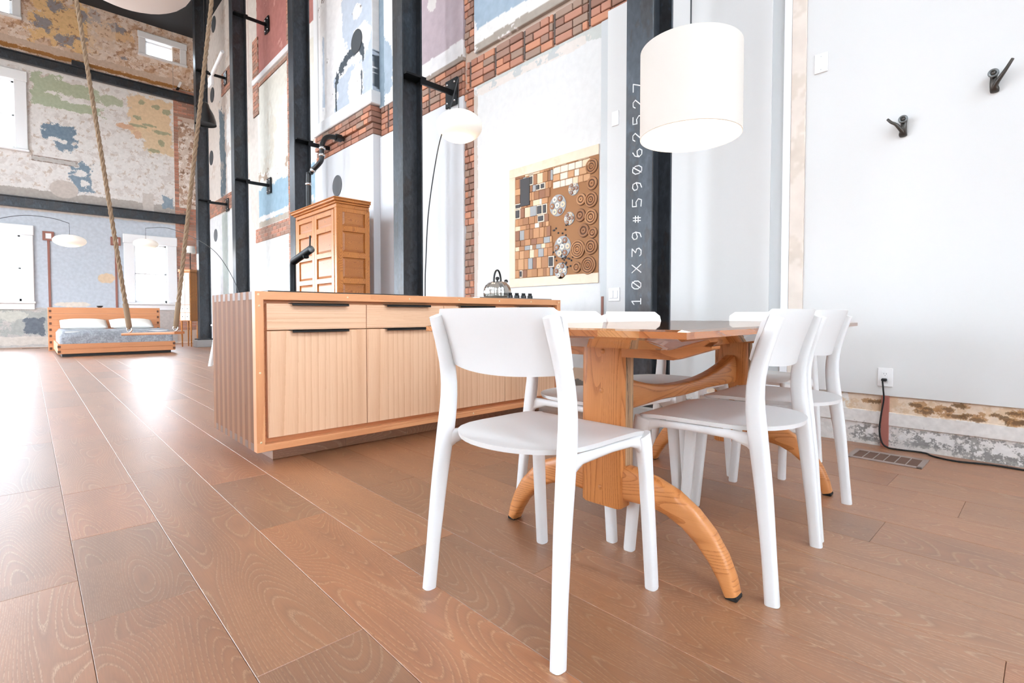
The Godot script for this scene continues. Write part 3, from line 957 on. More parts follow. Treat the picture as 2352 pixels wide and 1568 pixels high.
func build_wall_front() -> void:
	var w := struct("wall_front")
	var holes := []
	for x in [-2.9, -0.55, 1.8]:
		holes.append(Rect2(x - 0.34, 0.9, 0.68, 1.7))
		holes.append(Rect2(x - 0.60, 4.2, 1.2, 2.5))
	var st := start()
	holed(st, 2, XL - 0.35, XW + 0.2, -0.25, YC, ZN, ZN + 0.35, holes)
	obj(st, "wall", M.wall_white, w)
	var fr := start()
	for h in holes:
		window_bars(fr, 2, h, ZN + 0.2)
	obj(fr, "window_bars", M.trim_white, w)

func window_bars(st: SurfaceTool, axis: int, r: Rect2, t: float) -> void:
	var x0 := r.position.x
	var x1 := r.end.x
	var y0 := r.position.y
	var y1 := r.end.y
	for e in [[x0, x0 + 0.06, y0, y1], [x1 - 0.06, x1, y0, y1], [x0, x1, y0, y0 + 0.06], [x0, x1, y1 - 0.06, y1], [x0, x1, (y0 + y1) * 0.5 - 0.025, (y0 + y1) * 0.5 + 0.025]]:
		if axis == 0:
			bx(st, Vector3(t - 0.03, e[2], e[0]), Vector3(t + 0.03, e[3], e[1]))
		else:
			bx(st, Vector3(e[0], e[2], t - 0.03), Vector3(e[1], e[3], t + 0.03))

func build_outside() -> void:
	# pale buildings across the street, seen through the far windows
	var t := thing("apartment_building", "pale brick building across the street outside the far windows", "building", Vector3(0, -1.0, -34.0))
	put(box(Vector3(-9, 0, -4), Vector3(9, 3.4, 0), 0.02), "facade", mat("facade_pale", Color(0.80, 0.76, 0.73), 0.9), t)
	put(box(Vector3(-9.2, 3.4, -4.2), Vector3(9.2, 3.6, 0.2), 0.02), "cornice", mat("facade_trim", Color(0.88, 0.87, 0.86), 0.9), t)
	put(box(Vector3(-9.1, 1.2, -0.02), Vector3(9.1, 1.5, 0.06), 0.02), "string_course", M.facade_trim, t)
	for k in 7:
		for j in 1:
			var f := put(box(Vector3(-0.6, 0, -0.04), Vector3(0.6, 1.2, 0.05), 0.02), "window", M.facade_trim, t, Vector3(-7.5 + k * 2.5, 2.1 + j * 2.1, 0))
			put(box(Vector3(-0.48, 0.1, 0.0), Vector3(0.48, 1.1, 0.055)), "glazing", mat("far_glass", Color(0.62, 0.64, 0.66), 0.2), f)
	var g := thing("street", "grey street surface outside the far windows", "street", Vector3(0, -1.3, -45))
	g.set_meta("kind", "structure")
	put(box(Vector3(-30, -0.2, -20), Vector3(30, 0.28, 27)), "paving", M.concrete, g)

# ------------------------------------------------------------------ steel columns and brackets
func build_columns() -> void:
	var zc := [-1.930, -4.978, -8.06, -11.148, -14.13]
	var lab := ["steel column lettered with chalk numbers beside the light switches", "bare steel column behind the island beside the oval arc lamp", "dark steel column behind the oak armoire", "dark steel column behind the island end between armoire and swing", "steel column standing on a concrete plinth near the bed"]
	for k in 5:
		var t := thing("steel_column", lab[k], "column", Vector3(2.978, 0, zc[k]), 0.0, "steel columns along the wall")
		put(box(Vector3(0, 0.2, -0.1015), Vector3(0.016, YC - 0.01, 0.1015), 0.002), "flange", M.steel, t)
		put(box(Vector3(0.236, 0.2, -0.1015), Vector3(0.252, YC - 0.01, 0.1015), 0.002), "flange", M.steel, t)
		put(box(Vector3(0.016, 0.2, -0.006), Vector3(0.236, YC - 0.01, 0.006)), "web", M.steel, t)
		put(box(Vector3(-0.06, 0.17, -0.16), Vector3(0.31, 0.2, 0.16), 0.004), "base_plate", M.steel, t)
		put(box(Vector3(-0.09, 0, -0.19), Vector3(0.34, 0.17, 0.19), 0.008), "plinth", M.concrete, t)
		if k == 0:
			stencil(t)
	# brackets tying the columns to the wall: [column z, y, wall z]
	var br := [[-4.978, 3.36, -4.86, "black steel bracket tying a column to brickwork above the oval arc lamp"], [-8.06, 3.42, -8.2, "black steel bracket on the column behind the armoire"], [-11.148, 3.42, -11.2, "black steel bracket against blue plaster on a column"], [-11.148, 6.62, -11.0, "black steel bracket against red plaster high on a column"], [-14.13, 3.5, -14.5, "black steel bracket low on the column near the bed"], [-14.13, 6.55, -14.4, "black steel bracket high on the column near the bed"]]
	for b in br:
		var t := thing("wall_bracket", b[3], "bracket", Vector3(2.978, b[1], b[0]))
		var dz: float = 0.1015
		put(box(Vector3(0.017, 0.0, 0.007), Vector3(0.27, 0.024, dz + 0.055), 0.003), "shelf_plate", M.black_metal, t)
		put(box(Vector3(0.20, -0.06, dz + 0.025), Vector3(0.625, 0.0, dz + 0.055), 0.003), "arm", M.black_metal, t)
		var wall := put(box(Vector3(0.615, -0.19, dz - 0.07), Vector3(0.636, 0.12, dz + 0.15), 0.004), "wall_plate", M.black_metal, t)
		for q in [[-0.14, -0.03], [-0.14, 0.11], [0.07, -0.03], [0.07, 0.11]]:
			put(turned(Vector3(0.615, q[0], dz + q[1]), Vector3(-1, 0, 0), [Vector2(0, 0.014), Vector2(0.012, 0.012), Vector2(0.014, 0.0)], 8), "bolt", M.chrome, wall)

# chalk lettering, read upwards, on the face of the first column
func stencil(t: Node3D) -> void:
	var gl := {
		"1": [[[0.1, 0.75], [0.5, 1.0], [0.5, 0.0]], [[0.15, 0.0], [0.85, 0.0]]],
		"0": [[[0.3, 0], [0.0, 0.3], [0.0, 0.7], [0.3, 1.0], [0.7, 1.0], [1.0, 0.7], [1.0, 0.3], [0.7, 0], [0.3, 0]], [[0.1, 0.05], [0.9, 0.95]]],
		"X": [[[0, 0], [1, 1]], [[0, 1], [1, 0]]],
		"3": [[[0.0, 1.0], [1.0, 1.0], [0.45, 0.6], [0.9, 0.5], [1.0, 0.25], [0.7, 0.0], [0.2, 0.0], [0.0, 0.15]]],
		"9": [[[0.3, 0.0], [0.8, 0.15], [1.0, 0.6], [0.85, 0.95], [0.4, 1.0], [0.05, 0.8], [0.1, 0.5], [0.4, 0.42], [0.98, 0.6]]],
		"#": [[[0.3, 0.1], [0.4, 0.9]], [[0.65, 0.1], [0.75, 0.9]], [[0.1, 0.35], [0.9, 0.35]], [[0.15, 0.65], [0.95, 0.65]]],
		"5": [[[1.0, 1.0], [0.1, 1.0], [0.05, 0.55], [0.6, 0.6], [1.0, 0.35], [0.8, 0.0], [0.0, 0.05]]],
		"6": [[[0.7, 1.0], [0.2, 0.75], [0.0, 0.3], [0.25, 0.0], [0.75, 0.0], [1.0, 0.25], [0.8, 0.52], [0.3, 0.5], [0.03, 0.3]]],
		"2": [[[0.0, 0.75], [0.25, 1.0], [0.75, 1.0], [1.0, 0.75], [0.0, 0.0], [1.0, 0.0]]],
		"7": [[[0.0, 1.0], [1.0, 1.0], [0.4, 0.0]]],
	}
	var text := "10X39#5906252" + "7"
	var st := start()
	var hgt := 0.070
	var wid := 0.052
	for i in text.length():
		var y0: float = 0.835 + i * 0.1095
		for stroke in gl[text[i]]:
			for k in stroke.size() - 1:
				# char x runs up, char y runs towards -z (tops point left)
				var a := Vector3(-0.0012, y0 + stroke[k][0] * wid, 0.025 - stroke[k][1] * hgt)
				var b := Vector3(-0.0012, y0 + stroke[k + 1][0] * wid, 0.025 - stroke[k + 1][1] * hgt)
				var d := (b - a).normalized()
				a -= d * 0.002
				b += d * 0.002
				sweep(st, [a, b], [0.0016, 0.0016], [0.0036, 0.0036], Vector3(1, 0, 0), 6, 3.0)
	obj(st, "chalk_marking", M.chalk, t)

# ------------------------------------------------------------------ kitchen island
func build_island() -> void:
	var x0 := 0.816
	var x1 := 3.095
	var zf := -2.718
	var zb := -3.525
	var t := thing("kitchen_island", "long timber kitchen island with finger-jointed ends and black pulls", "kitchen island", Vector3.ZERO)
	var s := Vector2(1.6, 0.7)
	put(box(Vector3(x0 + 0.03, 0.845, zb + 0.0), Vector3(x1 - 0.03, 0.888, zf), 0.003, 0, s, Vector2(0.1, 0.3)), "countertop", M.fir_frame, t)
	put(box(Vector3(x0 + 0.03, 0.08, zb), Vector3(x1 - 0.03, 0.116, zf), 0.003, 0, s, Vector2(0.5, 0.1)), "bottom_rail", M.fir_frame, t)
	put(box(Vector3(x0 + 0.038, 0.116, zb + 0.01), Vector3(x1 - 0.038, 0.845, zf - 0.05), 0.0, 0, s), "carcass", M.fir_frame, t)
	for k in 5:
		var ta := x0 + 0.115 + (x1 - x0 - 0.23) * k / 5.0
		put(box(Vector3(ta + 0.0005, 0.0, zb + 0.12), Vector3(ta + (x1 - x0 - 0.23) / 5.0 - 0.0005, 0.08, zf - 0.125), 0.001, 0, Vector2(2.2, 1.0), Vector2(k * 0.37, k * 0.23)), "toe_board", M["oak_%d" % [1, 4, 0, 2, 1][k]], t)
	# end panels: staves with finger joints
	var n := 17
	for e in [0, 1]:
		var xa: float = x0 if e == 0 else x1 - 0.04
		var xb: float = xa + 0.04
		for k in n:
			var za := zb + (zf - zb) * k / n
			var zz := zb + (zf - zb) * (k + 1) / n
			var ya := 0.08 if k % 2 == 0 else 0.118
			var yb := 0.888 if k % 2 == 0 else 0.846
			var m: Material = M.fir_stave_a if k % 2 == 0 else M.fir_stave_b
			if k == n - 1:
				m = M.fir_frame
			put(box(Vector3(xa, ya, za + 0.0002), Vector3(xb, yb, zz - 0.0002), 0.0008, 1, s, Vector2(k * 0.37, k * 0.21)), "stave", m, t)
			if k % 2 == 1:
				put(box(Vector3(xa - 0.0005, 0.846, za), Vector3(xb - 0.005, 0.888, zz), 0.0008, 1, s, Vector2(0.3, 0.5)), "finger", M.fir_end_grain, t)
				put(box(Vector3(xa - 0.0005, 0.08, za), Vector3(xb - 0.005, 0.118, zz), 0.0008, 1, s, Vector2(0.3, 0.5)), "finger", M.fir_end_grain, t)
	# drawers over doors
	var xs := [[0.876, 1.421], [1.425, 1.967], [1.971, 2.509], [2.513, 3.05]]
	for k in 4:
		var a: float = xs[k][0]
		var b: float = xs[k][1]
		var dr := put(box(Vector3(a, 0.693, zf - 0.045), Vector3(b, 0.828, zf - 0.018), 0.0015, 0, Vector2(1.9, 0.6), Vector2(k * 0.31, 0.13 * k)), "drawer", M.fir_door, t)
		var dd := put(box(Vector3(a, 0.142, zf - 0.045), Vector3(b, 0.688, zf - 0.018), 0.0015, 1, Vector2(1.9, 0.75), Vector2(k * 0.27, 0.4 + 0.29 * k)), "door", M.fir_door, t)
		dr.set_meta("label", "pale fir drawer front")
		dd.set_meta("label", "pale fir door with vertical grain")
		for e in [[dr, 0.8285], [dd, 0.6885]]:
			var st := start()
			var w: float = (b - a) * 0.285
			var mx: float = (a + b) * 0.5
			bx(st, Vector3(mx - w, e[1] - 0.0015, zf - 0.045), Vector3(mx + w, e[1] + 0.0035, zf + 0.012), 0.001)
			bx(st, Vector3(mx - w, e[1] - 0.010, zf + 0.007), Vector3(mx + w, e[1] + 0.0035, zf + 0.012), 0.001)
			obj(st, "pull", M.black_satin, e[0])
	# pegs
	for p in [[0.832, 0.872], [1.30, 0.868], [1.70, 0.868], [2.08, 0.868], [2.44, 0.868], [2.76, 0.868], [3.075, 0.868], [0.836, 0.815], [0.836, 0.48], [0.836, 0.13], [2.2, 0.098]]:
		put(turned(Vector3(p[0], p[1], zf - 0.001), Vector3(0, 0, 1), [Vector2(0, 0.0022), Vector2(0.0055, 0.002), Vector2(0.006, 0.0)], 12), "peg", M.cream_peg, t)
	# things standing on it
	var c := thing("sink_surround", "thin black stone slab set into the island top beside the tap", "worktop", Vector3(1.19, 0.888, -3.1))
	put(box(Vector3(-0.30, 0.0, -0.38), Vector3(0.60, 0.007, 0.345), 0.002), "slab", M.soapstone, c)
	put(box(Vector3(-0.1, 0.0065, -0.05), Vector3(0.40, 0.0085, 0.26), 0.001), "basin_rim", M.stainless, c)
	var ck := thing("cooktop", "low steel gas cooktop with four black knobs beside the kettle", "cooktop", Vector3(2.72, 0.888, -3.1))
	put(box(Vector3(-0.42, 0.0, -0.36), Vector3(0.33, 0.009, 0.33), 0.003), "tray", M.stainless, ck)
	for k in 4:
		var kb := put(turned(Vector3(-0.045 + k * 0.072, 0.009, 0.24), Vector3.UP, [Vector2(0.022, 0), Vector2(0.021, 0.02), Vector2(0.017, 0.026), Vector2(0, 0.027)], 16), "knob", M.black_satin, ck)
		put(box(Vector3(-0.019, 0.024, -0.004), Vector3(0.019, 0.042, 0.004), 0.002), "grip", M.black_satin, kb, Vector3(-0.045 + k * 0.072, 0.009, 0.24))
	for q in [[-0.2, -0.14], [0.14, -0.14]]:
		var bn := put(turned(Vector3(q[0], 0.009, q[1]), Vector3.UP, [Vector2(0.05, 0), Vector2(0.05, 0.008), Vector2(0.035, 0.012), Vector2(0, 0.012)], 20), "burner", M.black_satin, ck)
		var gr := start()
		bx(gr, Vector3(q[0] - 0.12, 0.014, q[1] - 0.005), Vector3(q[0] + 0.12, 0.022, q[1] + 0.005))
		bx(gr, Vector3(q[0] - 0.005, 0.014, q[1] - 0.12), Vector3(q[0] + 0.005, 0.022, q[1] + 0.12))
		obj(gr, "grate", M.black_satin, ck)
		bn.set_meta("label", "black burner cap")
	kettle(Vector3(2.76, 0.911, -3.1))
	tap(Vector3(1.197, 0.895, -3.25))

func kettle(at: Vector3) -> void:
	var t := thing("kettle", "fluted stainless steel stovetop kettle with black hoop handle", "kettle", at)
	var st := start()
	lathe(st, Vector3.ZERO, [Vector2(0.0, 0), Vector2(0.098, 0.0), Vector2(0.107, 0.008), Vector2(0.11, 0.035), Vector2(0.107, 0.065), Vector2(0.094, 0.096), Vector2(0.07, 0.118), Vector2(0.045, 0.127), Vector2(0.0, 0.129)], 64, true, 0.035, 16)
	obj(st, "body", M.stainless, t)
	var kn := start()
	lathe(kn, Vector3(0, 0.128, 0), [Vector2(0.008, 0), Vector2(0.007, 0.01), Vector2(0.015, 0.018), Vector2(0.017, 0.027), Vector2(0.011, 0.037), Vector2(0, 0.039)], 16)
	obj(kn, "lid_knob", M.black_satin, t)
	var h := start()
	var pts := []
	var ha := []
	var hb := []
	for k in 17:
		var a := PI * k / 16.0
		pts.append(Vector3(cos(a) * 0.048, 0.115 + sin(a) * 0.095 + (0.01 if k > 0 and k < 16 else 0.0), -cos(a) * 0.012))
		ha.append(0.009)
		hb.append(0.006)
	sweep(h, pts, ha, hb, Vector3(0, 0, 1), 10, 2.5)
	obj(h, "handle", M.black_satin, t)
	var sp := start()
	sweep(sp, [Vector3(0.06, 0.085, 0.0), Vector3(0.085, 0.115, 0.0), Vector3(0.094, 0.132, 0.0)], [0.02, 0.015, 0.013], [0.02, 0.015, 0.013], Vector3(0, 0, 1), 12, 2.0)
	var s2 := obj(sp, "spout", M.stainless, t)
	put(turned(Vector3(0.094, 0.13, 0), Vector3(0.4, 1, 0), [Vector2(0.016, 0), Vector2(0.016, 0.01), Vector2(0.008, 0.018), Vector2(0, 0.019)], 14), "whistle_cap", M.black_satin, s2)

func tap(at: Vector3) -> void:
	var t := thing("kitchen_tap", "black angled kitchen tap with thin upright lever on island", "tap", at)
	var st := start()
	tube(st, [Vector3(0, 0, 0), Vector3(0, 0.10, 0), Vector3(0, 0.185, 0), Vector3(0.001, 0.202, 0.008), Vector3(0.004, 0.213, 0.025)], 0.0185, 14, Vector3(1, 0, 0))
	obj(st, "riser", M.black_metal, t)
	var sp := start()
	tube(sp, [Vector3(0.002, 0.205, 0.012), Vector3(0.030, 0.265, 0.215)], 0.0225, 16, Vector3(1, 0, 0))
	obj(sp, "spout", M.black_metal, t)
	put(turned(Vector3(0.030, 0.265, 0.215), Vector3(0.13, 0.28, 0.95), [Vector2(0, 0.001), Vector2(0.0215, 0.001), Vector2(0.0215, -0.002)], 20), "end_cap", mat("tap_cap", Color(0.45, 0.47, 0.48), 0.35, 0.7), t)
	put(turned(Vector3(0.022, 0.246, 0.15), Vector3(0, -1, 0.2), [Vector2(0.018, 0), Vector2(0.017, 0.03), Vector2(0.012, 0.032), Vector2(0, 0.032)], 14), "aerator", M.black_metal, t)
	var lv := start()
	tube(lv, [Vector3(0.028, 0.27, 0.2), Vector3(0.029, 0.345, 0.203)], 0.0045, 8)
	obj(lv, "lever", M.black_metal, t)
	put(turned(Vector3.ZERO, Vector3.UP, [Vector2(0.028, 0), Vector2(0.028, 0.008), Vector2(0.019, 0.011)], 18), "collar", M.black_metal, t)

# ------------------------------------------------------------------ dining table
func build_table() -> void:
	var t := thing("dining_table", "timber trestle dining table with arched feet, ringed by white chairs", "table", Vector3(1.90, 0, -1.025), 0.063)
	var L := 0.933
	var W := 0.44
	var ht := 0.7375
	var top := Node3D.new()
	top.name = "tabletop"
	t.add_child(top)
	# boards: underside bevelled towards the edge
	var nb := 8
	for k in nb:
		var za := -W + 2 * W * k / nb
		var zb := -W + 2 * W * (k + 1) / nb
		var xs := [-L, -L + 0.02, -L + 0.14, L - 0.14, L - 0.02, L]
		var zs := [za]
		for z in [-W + 0.02, -W + 0.10, W - 0.10, W - 0.02]:
			if z > za + 0.001 and z < zb - 0.001:
				zs.append(z)
		zs.append(zb)
		var yb := func(x: float, z: float) -> float:
			var e := minf(L - absf(x), W - absf(z))
			return ht - 0.019 - 0.036 * clampf(e / 0.115, 0.0, 1.0)
		var yt := func(x: float, z: float) -> float:
			var e := minf(L - absf(x), W - absf(z))
			return ht - (0.004 if e < 0.001 else 0.0)
		var st := start()
		var off := Vector2(rng.randf(), rng.randf())
		var uv := func(p: Vector3) -> Vector2: return Vector2(p.x / 1.6, (p.z + p.y * 1.3) / 0.62) + off
		for i in xs.size() - 1:
			for j in zs.size() - 1:
				var c := [[xs[i], zs[j]], [xs[i + 1], zs[j]], [xs[i + 1], zs[j + 1]], [xs[i], zs[j + 1]]]
				var a := []
				var b := []
				for q in c:
					a.append(Vector3(q[0], yt.call(q[0], q[1]), q[1]))
					b.append(Vector3(q[0], yb.call(q[0], q[1]), q[1]))
				quad(st, a[0], a[1], a[2], a[3], Vector3.UP, [uv.call(a[0]), uv.call(a[1]), uv.call(a[2]), uv.call(a[3])])
				quad(st, b[0], b[1], b[2], b[3], Vector3.DOWN, [uv.call(b[0]), uv.call(b[1]), uv.call(b[2]), uv.call(b[3])])
				for e in [[0, 1, j == 0, Vector3(0, 0, -1)], [2, 3, j == zs.size() - 2, Vector3(0, 0, 1)], [1, 2, i == xs.size() - 2, Vector3(1, 0, 0)], [3, 0, i == 0, Vector3(-1, 0, 0)]]:
					if e[2]:
						quad(st, a[e[0]], a[e[1]], b[e[1]], b[e[0]], e[3], [uv.call(a[e[0]]), uv.call(a[e[1]]), uv.call(b[e[1]]), uv.call(b[e[0]])])
		var o := obj(st, "board", M["table_top_%d" % [0, 1, 2, 1, 0, 3, 2, 3][k]], top)
		o.position.y = 0.0
	# trestles
	for sx in [-0.55, 0.55]:
		var tr := Node3D.new()
		tr.name = "trestle"
		t.add_child(tr, true)
		var st := start()
		sweep(st, [Vector3(sx, 0.162, 0), Vector3(sx, 0.168, 0), Vector3(sx, 0.4, 0), Vector3(sx, 0.684, 0)], [0.028, 0.031, 0.031, 0.031], [0.068, 0.075, 0.075, 0.075], Vector3(1, 0, 0), 20, 7.0)
		obj(st, "post", M.table_post, tr)
		put(box(Vector3(sx - 0.006, 0.24, 0.0715), Vector3(sx + 0.036, 0.645, 0.0795), 0.004, 1, Vector2(0.5, 0.05), Vector2(0.2, 0.31)), "live_edge", M.bark_edge, tr)
		for q in [0.22, 0.42, 0.53, 0.655]:
			put(turned(Vector3(sx - 0.0305, q, -0.012 + 0.02 * sin(q * 40.0)), Vector3(-1, 0, 0), [Vector2(0, 0.002), Vector2(0.008, 0.0015), Vector2(0.009, -0.001)], 12), "plug", M.table_wood, tr)
		for sg in [-1.0, 1.0]:
			var f := start()
			var pts := []
			var ha := []
			var hb := []
			for q in [[0.05, 0.243, 0.058], [0.11, 0.243, 0.054], [0.17, 0.236, 0.047], [0.23, 0.218, 0.042], [0.285, 0.186, 0.037], [0.33, 0.145, 0.033], [0.365, 0.098, 0.028], [0.39, 0.05, 0.023], [0.404, 0.010, 0.018]]:
				pts.append(Vector3(sx + 0.004, q[1], sg * q[0]))
				ha.append(0.026)
				hb.append(q[2])
			sweep(f, pts, ha, hb, Vector3(1, 0, 0), 16, 3.6)
			var foot := obj(f, "foot", M.table_wood, tr)
			put(box(Vector3(sx - 0.018, 0.0, sg * 0.405 - 0.017), Vector3(sx + 0.026, 0.013, sg * 0.405 + 0.017), 0.003), "pad", M.rubber, foot)
		var b := start()
		prism(b, PackedVector2Array([Vector2(-0.35, 0.676), Vector2(-0.35, 0.684), Vector2(0.35, 0.684), Vector2(0.35, 0.676), Vector2(0.24, 0.640), Vector2(-0.24, 0.640)]), 0, sx - 0.026, sx + 0.034)
		obj(b, "bearer", M.table_wood, tr)
		if sx > 0:
			put(box(Vector3(sx + 0.024, 0.505, 0.01), Vector3(sx + 0.048, 0.535, 0.079), 0.003), "wedge", M.live_edge, tr)
	var st := start()
	var pts := []
	var ha := []
	var hb := []
	for k in 17:
		var u := -1.0 + k / 8.0
		var yt2 := 0.503 + 0.078 * pow(absf(u), 2.2)
		var yb2 := 0.466 - 0.018 * absf(u)
		yb2 = minf(yb2, yt2 - 0.05)
		pts.append(Vector3(u * 0.52, (yt2 + yb2) * 0.5, 0))
		ha.append(0.030)
		hb.append((yt2 - yb2) * 0.5)
	sweep(st, pts, ha, hb, Vector3(0, 0, 1), 16, 5.0)
	obj(st, "stretcher", M.table_wood, t)

# ------------------------------------------------------------------ chairs
func fleg0(y: float) -> float:
	var ys := [0.0, 0.15, 0.30, 0.44, 0.53, 0.60, 0.66, 0.72, 0.80]
	var fs := [0.0, 0.013, 0.028, 0.047, 0.058, 0.056, 0.043, 0.023, -0.005]
	for i in 8:
		if y <= ys[i + 1]:
			return lerpf(fs[i], fs[i + 1], (y - ys[i]) / (ys[i + 1] - ys[i]))
	return -0.005

func fleg(y: float) -> float:
	return (fleg0(y - 0.04) + fleg0(y - 0.02) + fleg0(y) + fleg0(y + 0.02) + fleg0(y + 0.04)) / 5.0

func seat_half(f: float) -> float:
	if f < 0.17:
		return 0.207 * pow(maxf(0.0, 1.0 - pow((0.17 - f) / 0.186, 2.4)), 0.5)
	if f > 0.395:
		return 0.172 + sqrt(maxf(0.0, 0.0009 - (f - 0.395) * (f - 0.395))) * 1.1
	return 0.207 - 0.002 * (f - 0.17) / 0.225

func build_chairs() -> void:
	var t := thing("dining_chair", "white moulded chair at the head of the table nearest the kitchen island front", "chair")
	for s in [-1.0, 1.0]:
		var rear := start()
		var pts := []
		var ha := []
		var hb := []
		for k in 25:
			var y := 0.768 * k / 24.0
			pts.append(Vector3(s * lerpf(0.237, 0.208, y / 0.768), y, -fleg(y)))
			var sw := clampf(1.0 - absf(y - 0.46) / 0.34, 0.0, 1.0)
			ha.append(0.0145 + 0.003 * sw)
			hb.append(0.0185 + 0.007 * sw)
		sweep(rear, pts, ha, hb, Vector3(1, 0, 0), 14, 3.2)
		obj(rear, "leg", M.chair_white, t)
		var fr := start()
		pts = []
		ha = []
		hb = []
		for q in [[0.0, 0.444, 0.207, 0.0155, 0.0165], [0.004, 0.444, 0.207, 0.0165, 0.0175], [0.2, 0.428, 0.204, 0.0165, 0.019], [0.34, 0.417, 0.201, 0.0165, 0.021], [0.40, 0.410, 0.200, 0.0165, 0.026], [0.442, 0.400, 0.199, 0.015, 0.030]]:
			pts.append(Vector3(s * q[2], q[0], -q[1]))
			ha.append(q[3])
			hb.append(q[4])
		sweep(fr, pts, ha, hb, Vector3(1, 0, 0), 14, 3.2)
		obj(fr, "leg", M.chair_white, t)
		var rl := start()
		pts = []
		ha = []
		hb = []
		for q in [[0.035, 0.412, 0.221, 0.034], [0.07, 0.425, 0.212, 0.022], [0.12, 0.431, 0.203, 0.013], [0.25, 0.432, 0.197, 0.011], [0.34, 0.430, 0.197, 0.012], [0.375, 0.426, 0.198, 0.018], [0.40, 0.415, 0.199, 0.028]]:
			pts.append(Vector3(s * q[2], q[1], -q[0]))
			ha.append(0.011)
			hb.append(q[3])
		sweep(rl, pts, ha, hb, Vector3(1, 0, 0), 10, 3.0)
		obj(rl, "side_rail", M.chair_white, t)
	# seat
	var st := start()
	var fs := [-0.0158, -0.013, -0.006, 0.006, 0.025, 0.05, 0.08, 0.12, 0.17, 0.24, 0.31, 0.36, 0.395, 0.41, 0.42, 0.4248]
	var nu := 12
	var P := []
	var Q := []
	for f in fs:
		var hw := seat_half(f)
		var a := []
		var b := []
		for j in nu + 1:
			var u := -1.0 + 2.0 * j / nu
			var y := 0.458 - 0.011 * (1.0 - u * u) * sin(clampf((f + 0.01) / 0.40, 0, 1) * PI) - 0.010 * pow(maxf(0.0, (f - 0.33) / 0.095), 2.0)
			a.append(Vector3(u * hw, y, -f))
			b.append(Vector3(u * hw * 0.985, y - 0.013, -f + (0.004 if f > 0.2 else -0.003)))
		P.append(a)
		Q.append(b)
	st.set_smooth_group(0)
	for i in fs.size() - 1:
		for j in nu:
			quad(st, P[i][j], P[i][j + 1], P[i + 1][j + 1], P[i + 1][j], Vector3.UP)
	st.set_smooth_group(1)
	for i in fs.size() - 1:
		for j in nu:
			quad(st, Q[i][j], Q[i][j + 1], Q[i + 1][j + 1], Q[i + 1][j], Vector3.DOWN)
	st.set_smooth_group(2)
	for i in fs.size() - 1:
		quad(st, P[i][0], P[i + 1][0], Q[i + 1][0], Q[i][0], Vector3(-1, 0, 0.3))
		quad(st, P[i][nu], P[i + 1][nu], Q[i + 1][nu], Q[i][nu], Vector3(1, 0, 0.3))
	for j in nu:
		quad(st, P[0][j], P[0][j + 1], Q[0][j + 1], Q[0][j], Vector3(0, 0, 1))
		quad(st, P[-1][j], P[-1][j + 1], Q[-1][j + 1], Q[-1][j], Vector3(0, 0, -1))
	obj(st, "seat", M.chair_white, t)
	# backrest
	var bk := start()
	var nv := 10
	nu = 18
	P = []
	Q = []
	for i in nv + 1:
		var a := []
		var b := []
		for j in nu + 1:
			var u := -1.0 + 2.0 * j / nu
			var au := absf(u)
			var ytop := 0.787 - 0.022 * pow(maxf(0.0, (au - 0.86) / 0.14), 2.5)
			var ybot := 0.620 + 0.014 * au * au + 0.016 * pow(maxf(0.0, (au - 0.88) / 0.12), 2.0)
			var vv := float(i) / nv
			var y := lerpf(ybot, ytop, vv)
			var x := u * lerpf(0.216, 0.226, vv)
			var f := fleg(y) + 0.024 - 0.046 * (1.0 - u * u)
			var nrm := Vector3(u * 0.40, 0.0, -1.0).normalized()
			var p := Vector3(x, y, -f)
			var th := 0.0055
			a.append(p + nrm * th)
			b.append(p - nrm * th)
		P.append(a)
		Q.append(b)
	bk.set_smooth_group(0)
	for i in nv:
		for j in nu:
			quad(bk, P[i][j], P[i][j + 1], P[i + 1][j + 1], P[i + 1][j], Vector3(0, 0, -1))
	bk.set_smooth_group(1)
	for i in nv:
		for j in nu:
			quad(bk, Q[i][j], Q[i][j + 1], Q[i + 1][j + 1], Q[i + 1][j], Vector3(0, 0, 1))
	bk.set_smooth_group(2)
	for j in nu:
		quad(bk, P[0][j], P[0][j + 1], Q[0][j + 1], Q[0][j], Vector3.DOWN)
		quad(bk, P[nv][j], P[nv][j + 1], Q[nv][j + 1], Q[nv][j], Vector3.UP)
	for i in nv:
		quad(bk, P[i][0], P[i + 1][0], Q[i + 1][0], Q[i][0], Vector3(-1, 0, 0))
		quad(bk, P[i][nu], P[i + 1][nu], Q[i + 1][nu], Q[i][nu], Vector3(1, 0, 0))
	obj(bk, "backrest", M.chair_white, t)
	t.set_meta("group", "white dining chairs round the table")
	# the six places: rear-feet centre, turn (forward is -z), label
	var at := [
		[0.815, -0.962, -PI / 2 + 0.025, "white moulded chair at the table end farthest from the lettered column"],
		[1.657, -0.516, 0.066, "white moulded chair facing the island, beside the end chair away from the wall"],
		[2.180, -0.556, 0.060, "white moulded chair facing the island, near the floor vent"],
		[1.66, -1.455, PI - 0.05, "white moulded chair between table and island, farther from the picture wall"],
		[2.235, -1.50, PI - 0.03, "white moulded chair between table and island, by the lettered column"],
		[3.003, -1.075, PI / 2, "white moulded chair at the table end by the white wall"],
	]
	for k in 6:
		var c: Node3D = t
		if k > 0:
			c = t.duplicate()
			c.name = numbered("dining_chair")
			add_child(c)
		c.position = Vector3(at[k][0], 0, at[k][1])
		c.rotation.y = at[k][2]
		c.set_meta("label", at[k][3])

# ------------------------------------------------------------------ lamps
func glow(called: String, c: Color, energy: float) -> StandardMaterial3D:
	var m := mat(called, Color(0.93, 0.92, 0.90), 0.7)
	m.emission_enabled = true
	m.emission = c
	m.emission_energy_multiplier = energy
	return m

